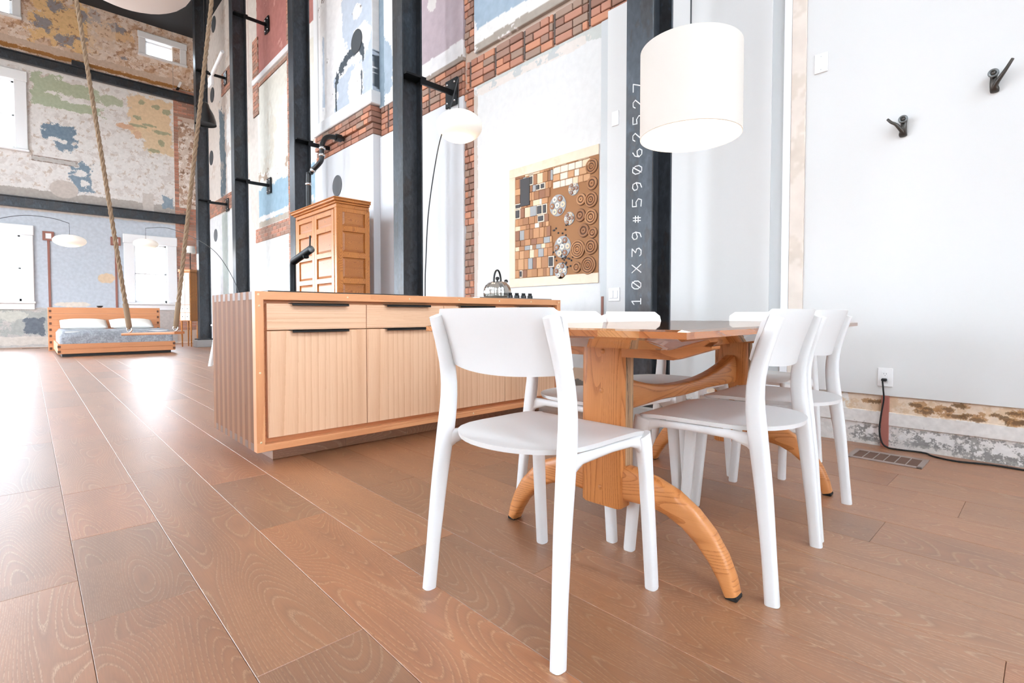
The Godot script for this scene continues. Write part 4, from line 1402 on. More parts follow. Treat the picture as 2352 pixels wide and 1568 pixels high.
func omni(parent: Node, at: Vector3, energy: float, size: float, c := Color(1.0, 0.90, 0.78)) -> void:
	var l := OmniLight3D.new()
	l.name = "bulb_light"
	l.light_energy = energy
	l.light_color = c
	l.light_size = size
	l.omni_range = 30.0
	l.omni_attenuation = 2.0
	l.shadow_enabled = true
	parent.add_child(l, true)
	l.position = at

func saucer(parent: Node, at: Vector3, r: float, h: float, m: Material) -> MeshInstance3D:
	var st := start()
	var prof := []
	for k in 19:
		var a := -PI / 2 + PI * k / 18.0
		prof.append(Vector2(maxf(0.0, cos(a) * r), sin(a) * h))
	lathe(st, at, prof, 32)
	return obj(st, "shade", m, parent)

func build_lamps() -> void:
	# drum pendant over the table
	var at := Vector3(1.90, 1.465, -1.0)
	var t := thing("pendant_lamp", "large white drum pendant lamp glowing above the dining table", "lamp", at)
	var st := start()
	lathe(st, Vector3.ZERO, [Vector2(0.190, 0.002), Vector2(0.190, 0.336)], 64, true, 0.0, 0, 1)
	lathe(st, Vector3.ZERO, [Vector2(0.187, 0.336), Vector2(0.187, 0.002)], 64, true, 0.0, 0, 2)
	lathe(st, Vector3.ZERO, [Vector2(0.187, 0.002), Vector2(0.1885, 0.0), Vector2(0.190, 0.002)], 64, true, 0.0, 0, 3)
	lathe(st, Vector3.ZERO, [Vector2(0.190, 0.336), Vector2(0.1885, 0.338), Vector2(0.187, 0.336)], 64, true, 0.0, 0, 4)
	var df_m := glow("drum_fabric", Color(1.0, 0.92, 0.83), 0.2)
	df_m.albedo_color = Color(0.84, 0.82, 0.79)
	obj(st, "shade", df_m, t)
	var df := start()
	lathe(df, Vector3.ZERO, [Vector2(0.0, 0.016), Vector2(0.184, 0.016), Vector2(0.184, 0.022), Vector2(0.0, 0.022)], 48, false)
	obj(df, "diffuser", glow("drum_diffuser", Color(1.0, 0.97, 0.92), 1.2), t)
	var tp := start()
	lathe(tp, Vector3.ZERO, [Vector2(0.0, 0.322), Vector2(0.185, 0.322), Vector2(0.185, 0.326), Vector2(0.0, 0.326)], 48, false)
	obj(tp, "top_disc", M.trim_white, t)
	var cd := start()
	tube(cd, [Vector3(0, 0.32, 0), Vector3(0, YC - at.y - 0.01, 0)], 0.003, 6)
	obj(cd, "cord", M.lampcord, t)
	omni(t, Vector3(0, -0.06, 0), 0.6, 0.15, Color(1.0, 0.94, 0.86))
	# arc lamps with oval shades: [tip, rod points from the foot up, shade radius, half height, label]
	var sh := glow("oval_shade", Color(1.0, 0.93, 0.84), 0.7)
	var arcs := [
		[Vector3(2.786, 2.423, -3.629), [Vector3(2.48, 0.0, -3.72), Vector3(2.482, 0.96, -3.72), Vector3(2.491, 1.23, -3.72), Vector3(2.519, 1.68, -3.712), Vector3(2.613, 2.22, -3.70), Vector3(2.718, 2.54, -3.69), Vector3(2.788, 2.851, -3.641)], 0.200, 0.136, "slender arc lamp with glowing oval shade behind the island"],
		[Vector3(0.653, 2.299, -14.021), [Vector3(-1.55, 0.0, -14.4), Vector3(-1.5, 1.0, -14.4), Vector3(-1.2, 2.0, -14.3), Vector3(-0.6, 2.52, -14.2), Vector3(-0.1, 2.73, -14.1), Vector3(0.35, 2.74, -14.05), Vector3(0.653, 2.66, -14.021)], 0.275, 0.125, "arc lamp with oval shade hanging over the bed headboard"],
		[Vector3(1.95, 2.361, -14.038), [Vector3(2.72, 0.0, -9.6), Vector3(2.70, 0.9, -9.7), Vector3(2.66, 1.35, -9.95), Vector3(2.58, 1.85, -10.6), Vector3(2.50, 2.17, -11.4), Vector3(2.38, 2.45, -12.4), Vector3(2.2, 2.66, -13.3), Vector3(1.95, 2.71, -14.038)], 0.235, 0.115, "arc lamp with oval shade hanging before the far window"],
	]
	for a in arcs:
		var g := thing("arc_lamp", a[4], "lamp", Vector3.ZERO, 0.0, "arc lamps with oval shades")
		var foot: Vector3 = a[1][0]
		put(turned(foot, Vector3.UP, [Vector2(0.0, 0.03), Vector2(0.14, 0.03), Vector2(0.15, 0.02), Vector2(0.15, 0.0)], 28, false), "base", M.black_metal, g)
		var rd := start()
		tube(rd, bez(a[1], 6), 0.0055, 8, Vector3(0.2, 0.05, 0.97))
		obj(rd, "rod", M.lampcord, g)
		var tip: Vector3 = a[1][-1]
		var cr := start()
		tube(cr, [tip, Vector3(tip.x, a[0].y + a[3] * 0.97, tip.z)], 0.003, 6)
		obj(cr, "cord", M.lampcord, g)
		saucer(g, a[0], a[2], a[3], sh)
		put(turned(Vector3(a[0].x, a[0].y + a[3] - 0.004, a[0].z), Vector3.UP, [Vector2(0.02, 0), Vector2(0.018, 0.01), Vector2(0, 0.012)], 12), "cap", M.black_metal, g)
		omni(g, a[0] + Vector3(0, -a[3] - 0.05, 0), 0.5, 0.12)
	# great white pendant high up
	var p := thing("ceiling_pendant", "huge unlit white rounded pendant hung high under the dark ceiling", "lamp", Vector3(1.14, 5.70, -9.25))
	var ms := saucer(p, Vector3.ZERO, 0.80, 0.40, mat("paper_white", Color(0.90, 0.87, 0.85), 0.8))
	ms.name = "shade"
	var pc := start()
	tube(pc, [Vector3(0, 0.35, 0), Vector3(0, YC - 5.69, 0)], 0.006, 6)
	obj(pc, "cord", M.lampcord, p)
	var bl := thing("bell_lamp", "black bell-shaped lamp hanging beside the far steel column", "lamp", Vector3(2.75, 4.70, -12.15))
	put(turned(Vector3.ZERO, Vector3.UP, [Vector2(0.20, 0.0), Vector2(0.19, 0.08), Vector2(0.15, 0.22), Vector2(0.085, 0.34), Vector2(0.06, 0.42), Vector2(0.03, 0.46), Vector2(0.0, 0.46)], 28), "shade", M.black_satin, bl)
	put(turned(Vector3(0, 0.03, 0), Vector3.UP, [Vector2(0.0, 0.0), Vector2(0.185, 0.0), Vector2(0.185, 0.004), Vector2(0.0, 0.004)], 28, false), "inner_disc", M.black_metal, bl)
	var blc := start()
	tube(blc, [Vector3(0, 0.45, 0), Vector3(0, YC - 4.71, 0)], 0.008, 6)
	obj(blc, "cord", M.lampcord, bl)
	# tube spot clamped between the far columns
	var s := thing("tube_spotlight", "white tube spotlight clamped high beside a far column", "lamp", Vector3(2.90, 5.80, -12.2))
	put(turned(Vector3(0, 0, 0), Vector3(0.0, 0.22, 0.98), [Vector2(0, 0), Vector2(0.035, 0.0), Vector2(0.035, 0.80), Vector2(0, 0.80)], 14, false), "tube", M.trim_white, s)
	put(box(Vector3(-0.03, -0.22, -0.25), Vector3(0.03, -0.02, 0.0), 0.01), "ballast", M.trim_white, s)
	var ar := start()
	tube(ar, [Vector3(0.0, -0.02, -0.05), Vector3(0.08, -0.1, -1.9)], 0.012, 6)
	obj(ar, "stay", M.black_metal, s)
	var s2 := thing("tube_spotlight", "small white tube light above the far beam end", "lamp", Vector3(3.12, 7.0, ZF + 0.15))
	put(turned(Vector3.ZERO, Vector3(0.35, 0.93, 0.0), [Vector2(0, 0), Vector2(0.03, 0), Vector2(0.03, 0.17), Vector2(0, 0.17)], 10, false), "tube", M.trim_white, s2)
	put(box(Vector3(-0.03, -0.03, -0.15), Vector3(0.03, 0.01, 0.02), 0.005), "clip", M.black_metal, s2)

# ------------------------------------------------------------------ fittings on and near the walls
func plate(called: String, label: String, category: String, z0: float, z1: float, y0: float, y1: float, xf: float) -> Node3D:
	var t := thing(called, label, category, Vector3(xf, (y0 + y1) * 0.5, (z0 + z1) * 0.5))
	var hz := (z1 - z0) * 0.5
	var hy := (y1 - y0) * 0.5
	put(box(Vector3(-0.007, -hy, -hz), Vector3(0.001, hy, hz), 0.003), "plate", M.plate_white, t)
	return t

func build_wall_fittings() -> void:
	var sw := plate("light_switch", "white double rocker switch plate beside the lettered column", "switch", -2.615, -2.50, 0.885, 1.0, 3.595)
	for dz in [-0.023, 0.023]:
		put(box(Vector3(-0.0115, -0.033, dz - 0.016), Vector3(-0.004, 0.033, dz + 0.016), 0.002), "rocker", M.plate_white, sw)
	plate("blank_plate", "small blank white wall plate above the switches", "wall plate", -2.59, -2.52, 2.345, 2.465, 3.595)
	var bp := plate("blank_plate", "blank white wall plate on the drywall beside the beige strip", "wall plate", -1.075, -1.0, 2.275, 2.395, 3.625)
	for y in [-0.04, 0.04]:
		put(turned(Vector3(-0.007, y, 0), Vector3(-1, 0, 0), [Vector2(0, 0.001), Vector2(0.003, 0.001), Vector2(0.0035, 0)], 8), "screw", M.grey_strip, bp)
	var ou := plate("power_outlet", "white wall outlet with a black plug above the raw plaster", "outlet", -0.712, -0.638, 0.352, 0.462, 3.625)
	put(box(Vector3(-0.0085, -0.033, -0.017), Vector3(-0.005, 0.033, 0.017), 0.002), "socket", M.plate_white, ou)
	for q in [[0.018, -0.006], [0.018, 0.006]]:
		put(box(Vector3(-0.0088, q[0], q[1] - 0.001), Vector3(-0.008, q[0] + 0.007, q[1] + 0.001)), "slot", M.grey_disc, ou)
	put(turned(Vector3(-0.0084, 0.011, 0), Vector3(-1, 0, 0), [Vector2(0, 0.0006), Vector2(0.002, 0.0005), Vector2(0.002, 0)], 8), "slot", M.grey_disc, ou)
	# cord from the outlet along the floor
	var c := thing("extension_lead", "black power lead running from the outlet along the floor", "cord", Vector3(0, 0, 0))
	put(box(Vector3(3.592, 0.385, -0.690), Vector3(3.6165, 0.402, -0.664), 0.004), "plug", M.rubber, c)
	var pts := [Vector3(3.597, 0.386, -0.683), Vector3(3.598, 0.34, -0.679), Vector3(3.600, 0.28, -0.676), Vector3(3.602, 0.2, -0.686), Vector3(3.603, 0.1, -0.694), Vector3(3.598, 0.03, -0.680), Vector3(3.590, 0.006, -0.650), Vector3(3.585, 0.005, -0.60), Vector3(3.604, 0.005, -0.52), Vector3(3.598, 0.005, -0.475), Vector3(3.560, 0.005, -0.452), Vector3(3.530, 0.005, -0.40), Vector3(3.520, 0.005, -0.33), Vector3(3.560, 0.005, -0.22), Vector3(3.560, 0.005, -0.10), Vector3(3.545, 0.005, 0.1), Vector3(3.58, 0.005, 0.6)]
	var st := start()
	tube(st, bez(pts, 5), 0.0046, 8)
	obj(st, "cable", M.rubber, c)
	# floor register
	var v := thing("floor_vent", "grey metal floor register with six brown grilles by the wall", "vent", Vector3(3.338, 0, -0.608))
	var hx := 0.112
	var hz := 0.165
	var fr := start()
	bx(fr, Vector3(-hx, 0.0, -hz), Vector3(-hx + 0.028, 0.005, hz), 0.001)
	bx(fr, Vector3(hx - 0.028, 0.0, -hz), Vector3(hx, 0.005, hz), 0.001)
	bx(fr, Vector3(-hx, 0.0, -hz), Vector3(hx, 0.005, -hz + 0.024), 0.001)
	bx(fr, Vector3(-hx, 0.0, hz - 0.024), Vector3(hx, 0.005, hz), 0.001)
	for k in 5:
		var z := -hz + 0.024 + (2 * hz - 0.048) * (k + 1) / 6.0
		bx(fr, Vector3(-hx, 0.0, z - 0.002), Vector3(hx, 0.004, z + 0.002))
	obj(fr, "frame", mat("vent_frame", Color(0.66, 0.60, 0.57), 0.5, 0.3), v)
	for k in 6:
		var z := -hz + 0.024 + (2 * hz - 0.048) * (k + 0.5) / 6.0
		put(box(Vector3(-hx + 0.026, 0.0, z - 0.022), Vector3(hx - 0.026, 0.0018, z + 0.022)), "grille", mat("vent_grille", Color(0.40, 0.29, 0.235), 0.8), v)
	var v2 := thing("floor_vent", "small dark floor register below the far wall beside the bed", "vent", Vector3(0.03, 0, -16.1))
	put(box(Vector3(-0.15, 0.0, -0.05), Vector3(0.15, 0.004, 0.05), 0.001), "frame", M.vent_grille, v2)
	for k in 6:
		put(box(Vector3(-0.135 + k * 0.046, 0.003, -0.04), Vector3(-0.10 + k * 0.046, 0.0055, 0.04)), "slot", M.black_satin, v2)
	# cast-iron coat hooks
	for q in [[Vector3(3.625, 1.835, -0.612), -1.0, "dark cast iron coat hook with its horn towards the column, lower of two"], [Vector3(3.625, 1.965, -0.245), 1.0, "dark cast iron coat hook with its horn upwards, higher of two"]]:
		var h := thing("coat_hook", q[2], "hook", q[0], 0.0, "cast iron coat hooks")
		var sg: float = q[1]
		var hs := start()
		sweep(hs, bez([Vector3(0.0, -0.052, 0.004 * sg), Vector3(-0.014, -0.044, 0.004 * sg), Vector3(-0.022, -0.02, 0.0), Vector3(-0.018, 0.01, 0.0), Vector3(-0.014, 0.03, 0.0)], 4), ramp(17, [0.018, 0.019, 0.015, 0.014, 0.016]), ramp(17, [0.010, 0.013, 0.014, 0.012, 0.012]), Vector3(0, 0, 1), 12, 2.4)
		obj(hs, "stem", M.iron, h)
		put(turned(Vector3(0.0, 0.03, 0.0), Vector3(-1, 0, 0), [Vector2(0.0, 0.0), Vector2(0.014, 0.0), Vector2(0.016, 0.02), Vector2(0.021, 0.034), Vector2(0.0225, 0.041), Vector2(0.020, 0.046), Vector2(0.013, 0.0465), Vector2(0.0125, 0.044), Vector2(0.0, 0.044)], 22), "rose", mat("iron_rose", Color(0.46, 0.47, 0.47), 0.4, 0.7), h)
		put(turned(Vector3(-0.043, 0.03, 0.0), Vector3(-1, 0, 0), [Vector2(0.010, 0.0), Vector2(0.009, 0.004), Vector2(0.0, 0.006)], 14), "boss", M.iron, h)
		var hn := start()
		var up := 0.055 if sg > 0 else 0.025
		sweep(hn, bez([Vector3(-0.018, -0.038, 0.002 * sg), Vector3(-0.034, -0.018, 0.014 * sg), Vector3(-0.045, 0.008, 0.032 * sg), Vector3(-0.05, 0.008 + up * 0.6, 0.052 * sg), Vector3(-0.05, 0.02 + up, 0.070 * sg)], 4), ramp(17, [0.014, 0.012, 0.010, 0.0085, 0.007]), ramp(17, [0.012, 0.010, 0.0085, 0.0075, 0.0065]), Vector3(1, 0, 0.3), 12, 2.2)
		obj(hn, "horn", M.iron, h)
	# round grey discs on the pier and far bay
	for q in [[Vector3(3.505, 4.69, -6.97), 0.165, "dark grey round disc high on the peeling blue pier", "dark_disc"], [Vector3(3.505, 2.76, -7.65), 0.16, "grey round disc on the white pier above the armoire", "grey_disc"], [Vector3(3.625, 2.86, -15.2), 0.165, "grey round disc on the wall near the far corner", "grey_disc"], [Vector3(3.625, 8.25, -15.05), 0.2, "dark round disc on the far bay just under the ceiling", "dark_disc"], [Vector3(3.625, 6.53, -15.3), 0.19, "dark round disc on the far bay, middle one of three", "dark_disc"], [Vector3(3.625, 4.94, -15.5), 0.19, "dark round disc on the far bay above the low bracket", "dark_disc"]]:
		var d := thing("wall_disc", q[2], "disc", q[0], 0.0, "round grey wall discs")
		if not M.has("dark_disc"):
			mat("dark_disc", Color(0.27, 0.285, 0.30), 0.8)
		put(turned(Vector3.ZERO, Vector3(-1, 0, 0), [Vector2(0, 0.006), Vector2(q[1] * 0.97, 0.006), Vector2(q[1], 0.003), Vector2(q[1], -0.004)], 40, false), "face", M[q[3]], d)
	# stove pipe rising behind the armoire
	var p := thing("vent_pipe", "black and chrome pipe bending up the wall above the armoire", "pipe", Vector3.ZERO)
	var ps := start()
	tube(ps, bez([Vector3(3.05, 0.0, -7.62), Vector3(3.05, 1.4, -7.62), Vector3(3.05, 2.72, -7.62), Vector3(3.07, 2.86, -7.58), Vector3(3.13, 2.97, -7.44), Vector3(3.16, 3.05, -7.40), Vector3(3.17, 3.25, -7.40), Vector3(3.25, 3.38, -7.40), Vector3(3.42, 3.40, -7.38), Vector3(3.49, 3.40, -7.38)], 5), 0.036, 12, Vector3(0.3, 0.1, 0.9))
	obj(ps, "pipe", M.black_satin, p)
	for q in [[Vector3(3.05, 2.70, -7.62), Vector3.UP], [Vector3(3.09, 2.90, -7.54), Vector3(0.3, 0.6, 0.7)], [Vector3(3.165, 3.10, -7.40), Vector3.UP], [Vector3(3.17, 3.20, -7.40), Vector3.UP]]:
		put(turned(q[0], q[1], [Vector2(0.036, -0.02), Vector2(0.045, -0.018), Vector2(0.045, 0.018), Vector2(0.036, 0.02)], 14), "collar", M.chrome, p)
	put(turned(Vector3(3.40, 3.40, -7.38), Vector3(1, 0, 0), [Vector2(0.036, -0.03), Vector2(0.055, -0.03), Vector2(0.055, 0.05), Vector2(0.036, 0.05)], 14, false), "wall_boot", M.black_satin, p)

func ramp(n: int, vals: Array) -> Array:
	var out := []
	for i in n:
		var t := float(i) / (n - 1) * (vals.size() - 1)
		var k := mini(int(t), vals.size() - 2)
		out.append(lerpf(vals[k], vals[k + 1], t - k))
	return out

# ------------------------------------------------------------------ mosaic relief: plain abstract field of tiles and spirals
func build_artwork() -> void:
	var t := thing("mosaic_relief", "square wall relief of brown tiles and clay spirals in a cream border", "artwork", Vector3(3.622, 1.05, -3.87))
	# own axes: z 0 .. 1.13 to the right, y 0 .. 1.19, front towards -x
	var cf := canvas(0, 1.2, 0, 1.2, 90, Color(0.93, 0.85, 0.76))
	cf.blotch(Color(0.88, 0.775, 0.67), 0.60, 0.4, 1.5, 12)
	cf.grain(0.05)
	var bm := trip(mat("art_border", Color(1, 1, 1), 0.8, 0.0, cf.tex()), Vector3(0.8, 0.8, 0.8))
	for e in [[0.0, 1.13, 0.0, 0.088], [0.0, 1.13, 1.108, 1.196], [0.0, 0.085, 0.088, 1.108]]:
		put(box(Vector3(-0.012, e[2], e[0]), Vector3(0.0, e[3], e[1]), 0.002), "border", bm, t)
	put(box(Vector3(-0.006, 0.086, 0.083), Vector3(0.0, 1.11, 1.128)), "ground", mat("art_ground", Color(0.60, 0.42, 0.27), 0.8), t)
	var cols := [Color(0.66, 0.47, 0.32), Color(0.60, 0.42, 0.29), Color(0.72, 0.53, 0.37), Color(0.78, 0.60, 0.44), Color(0.93, 0.88, 0.81), Color(0.62, 0.63, 0.64), Color(0.25, 0.25, 0.26), Color(0.55, 0.38, 0.28), Color(0.90, 0.80, 0.68), Color(0.34, 0.22, 0.15)]
	for k in cols.size():
		mat("art_%d" % k, cols[k], 0.7)
	# left half: rows of small rectangular tiles
	var y := 0.092
	while y < 1.10:
		var h := rng.randf_range(0.045, 0.11)
		var yt := minf(y + h, 1.104)
		var z := 0.088
		var lim := 0.56 + 0.04 * sin(y * 7.0)
		while z < lim:
			var w := rng.randf_range(0.03, 0.09)
			var ze := minf(z + w, lim + 0.02)
			var k: int = [0, 0, 1, 2, 2, 3, 4, 5, 7, 8, 0, 1, 4][rng.randi_range(0, 12)]
			var o := put(box(Vector3(-0.012 - rng.randf_range(0.0, 0.006), y + 0.002, z + 0.002), Vector3(-0.004, yt - 0.002, ze - 0.002), 0.0015), "tile", M["art_%d" % k], t)
			if k == 4 and w > 0.045 and h > 0.05:
				put(box(Vector3(-0.021, y + 0.012, z + 0.012), Vector3(-0.010, yt - 0.012, ze - 0.012), 0.001), "inlay", M.art_6, o)
			z = ze
		y = yt
	put(box(Vector3(-0.024, 0.80, 0.17), Vector3(-0.006, 1.07, 0.30), 0.002), "tile", M.art_6, t)
	# right half: spiral discs, round clusters and beads
	var spirals := [[1.05, 0.73, 0.07], [0.93, 0.61, 0.06], [1.05, 0.58, 0.07], [0.97, 0.47, 0.062], [1.07, 0.44, 0.05], [1.05, 0.32, 0.072], [0.90, 0.31, 0.085], [1.02, 0.16, 0.085], [0.89, 0.15, 0.05], [1.06, 0.87, 0.06], [0.94, 0.75, 0.055], [1.055, 1.02, 0.068]]
	for s in spirals:
		var sp := start()
		lathe(sp, Vector3.ZERO, [Vector2(0.0, 0.007), Vector2(s[2] * 0.97, 0.007), Vector2(s[2], 0.0)], 28, false)
		var o := obj(sp, "spiral_disc", M.art_9, t, Vector3(-0.005, s[1], minf(s[0], 1.126 - s[2])))
		o.rotation.z = PI / 2
		var coil := start()
		var n: int = maxi(2, int(s[2] / 0.021))
		for k in n:
			var r0: float = s[2] * (k + 0.18) / n
			var r1: float = s[2] * (k + 0.86) / n
			lathe(coil, Vector3.ZERO, [Vector2(r0, 0.006), Vector2(r0 + 0.002, 0.014), Vector2((r0 + r1) * 0.5, 0.017), Vector2(r1 - 0.002, 0.014), Vector2(r1, 0.006)], 28, true)
		obj(coil, "coil", M["art_%d" % [0, 2, 1][rng.randi_range(0, 2)]], o)
	for c in [[0.72, 0.35, 0.10], [0.70, 0.13, 0.075], [0.66, 0.74, 0.10], [0.85, 0.86, 0.06], [0.80, 0.60, 0.06]]:
		put(turned(Vector3(-0.006, c[1], c[0]), Vector3(-1, 0, 0), [Vector2(0, 0.006), Vector2(c[2], 0.006), Vector2(c[2], 0)], 28, false), "roundel", M.art_5, t)
		for k in 7:
			var a := TAU * k / 6.0
			var rr: float = 0.0 if k == 6 else c[2] * 0.66
			var q := Vector3(-0.011, c[1] + sin(a) * rr, c[0] + cos(a) * rr)
			var ring := put(turned(q, Vector3(-1, 0, 0), [Vector2(0, 0.007), Vector2(c[2] * 0.26, 0.007), Vector2(c[2] * 0.28, 0)], 14, false), "disc", M["art_%d" % [7, 4, 1, 8][(k + int(c[1] * 10)) % 4]], t)
			put(turned(q, Vector3(-1, 0, 0), [Vector2(0, 0.010), Vector2(c[2] * 0.11, 0.010), Vector2(c[2] * 0.11, 0)], 10, false), "centre", M.art_5, ring)
	var beads := start()
	for k in 42:
		var z := rng.randf_range(0.60, 0.86)
		var yy := rng.randf_range(0.11, 0.56)
		lathe(beads, Vector3(z, 0, yy), [Vector2(0.009, 0.0), Vector2(0.008, 0.008), Vector2(0.0, 0.011)], 8)
	var bo := obj(beads, "bead", M.art_6, t, Vector3(-0.006, 0, 0))
	bo.basis = Basis(Vector3(0, 0, 1), Vector3(-1, 0, 0), Vector3(0, 1, 0))
	bo.set_meta("kind", "stuff")
	# pale stones in the upper right
	var yy2 := 0.90
	while yy2 < 1.10:
		var z := 0.60
		while z < 0.98:
			var w := rng.randf_range(0.05, 0.10)
			put(box(Vector3(-0.014, yy2 + 0.002, z + 0.002), Vector3(-0.004, minf(yy2 + 0.062, 1.104), z + w - 0.002), 0.004), "tile", M["art_%d" % [4, 4, 8, 4, 3][rng.randi_range(0, 4)]], t)
			z += w
		yy2 += 0.066

# ------------------------------------------------------------------ armoire
func build_armoire() -> void:
	var t := thing("armoire", "tall panelled oak armoire with cornice behind the island", "cabinet", Vector3(2.83, 0, -7.54))
	var W := 1.34
	var D := 0.446
	var H := 2.24
	put(box(Vector3(0.02, 0.08, 0.012), Vector3(D, H - 0.11, W - 0.012)), "carcass", M.armoire_panel, t)
	put(box(Vector3(-0.01, 0.0, -0.01), Vector3(D, 0.10, W + 0.01), 0.006), "plinth", M.armoire_wood, t)
	var cn := start()
	for e in [[0.0, 0.0, 0.05], [0.022, 0.05, 0.075], [0.05, 0.075, 0.105], [0.062, 0.105, 0.12]]:
		bx(cn, Vector3(-e[0] - 0.004, H - 0.12 + e[1], -e[0]), Vector3(D, H - 0.12 + e[2], W + e[0]), 0.006)
	obj(cn, "cornice", M.armoire_wood, t)
	# side towards the camera: stiles, rails and raised panels
	for e in [[0.0, 0.075], [D - 0.065, D]]:
		put(box(Vector3(e[0], 0.10, W - 0.014), Vector3(e[1], H - 0.12, W + 0.006), 0.002), "stile", M.armoire_wood, t)
	var ys := [0.10, 0.46, 0.82, 1.17, 1.50, 1.83]
	for k in 6:
		var y0: float = ys[k]
		var y1: float = ys[k + 1] if k < 5 else 2.12
		put(box(Vector3(0.075, y0, W - 0.014), Vector3(D - 0.065, y0 + 0.07, W + 0.006), 0.002), "rail", M.armoire_wood, t)
		raised(t, "side_panel", 2, 0.075, D - 0.065, y0 + 0.07, y1, W - 0.012, 1.0)
	put(box(Vector3(0.075, 2.07, W - 0.014), Vector3(D - 0.065, 2.12, W + 0.006), 0.002), "rail", M.armoire_wood, t)
	# doors on the -x face
	put(box(Vector3(-0.004, 0.10, 0.0), Vector3(0.02, H - 0.12, 0.06), 0.002), "stile", M.armoire_wood, t)
	put(box(Vector3(-0.004, 0.10, W - 0.06), Vector3(0.02, H - 0.12, W), 0.002), "stile", M.armoire_wood, t)
	for e in [[0.065, W * 0.5 - 0.002], [W * 0.5 + 0.002, W - 0.065]]:
		var d := Node3D.new()
		d.name = "door"
		t.add_child(d, true)
		var a: float = e[0]
		var b: float = e[1]
		put(box(Vector3(-0.010, 0.11, a), Vector3(0.018, 2.10, a + 0.075), 0.002), "stile", M.armoire_wood, d)
		put(box(Vector3(-0.010, 0.11, b - 0.075), Vector3(0.018, 2.10, b), 0.002), "stile", M.armoire_wood, d)
		for k in 6:
			var y0: float = ys[k]
			var y1: float = ys[k + 1] if k < 5 else 2.04
			put(box(Vector3(-0.010, y0 + 0.01, a + 0.075), Vector3(0.018, y0 + 0.075, b - 0.075), 0.002), "rail", M.armoire_wood, d)
			raised(d, "panel", 0, a + 0.075, b - 0.075, y0 + 0.075, y1 + 0.01, 0.012, -1.0)
		put(box(Vector3(-0.010, 2.04, a + 0.075), Vector3(0.018, 2.10, b - 0.075), 0.002), "rail", M.armoire_wood, d)
	put(turned(Vector3(-0.010, 0.98, W * 0.5 - 0.03), Vector3(-1, 0, 0), [Vector2(0.008, 0), Vector2(0.006, 0.012), Vector2(0.016, 0.02), Vector2(0.015, 0.03), Vector2(0, 0.034)], 14), "knob", M.black_metal, t)

func raised(parent: Node, called: String, axis: int, a0: float, a1: float, y0: float, y1: float, face: float, sg: float) -> void:
	var st := start()
	var o := [Vector2(a0, y0), Vector2(a1, y0), Vector2(a1, y1), Vector2(a0, y1)]
	var i1 := 0.03
	var n := [Vector2(a0 + i1, y0 + i1), Vector2(a1 - i1, y0 + i1), Vector2(a1 - i1, y1 - i1), Vector2(a0 + i1, y1 - i1)]
	var f := func(p: Vector2, d: float) -> Vector3:
		return Vector3(face + sg * d, p.y, p.x) if axis == 0 else Vector3(p.x, p.y, face + sg * d)
	var out := Vector3(sg, 0, 0) if axis == 0 else Vector3(0, 0, sg)
	for k in 4:
		quad(st, f.call(o[k], 0.0), f.call(o[(k + 1) % 4], 0.0), f.call(n[(k + 1) % 4], 0.010), f.call(n[k], 0.010), out)
	quad(st, f.call(n[0], 0.010), f.call(n[1], 0.010), f.call(n[2], 0.010), f.call(n[3], 0.010), out)
	obj(st, called, M.armoire_panel, parent)

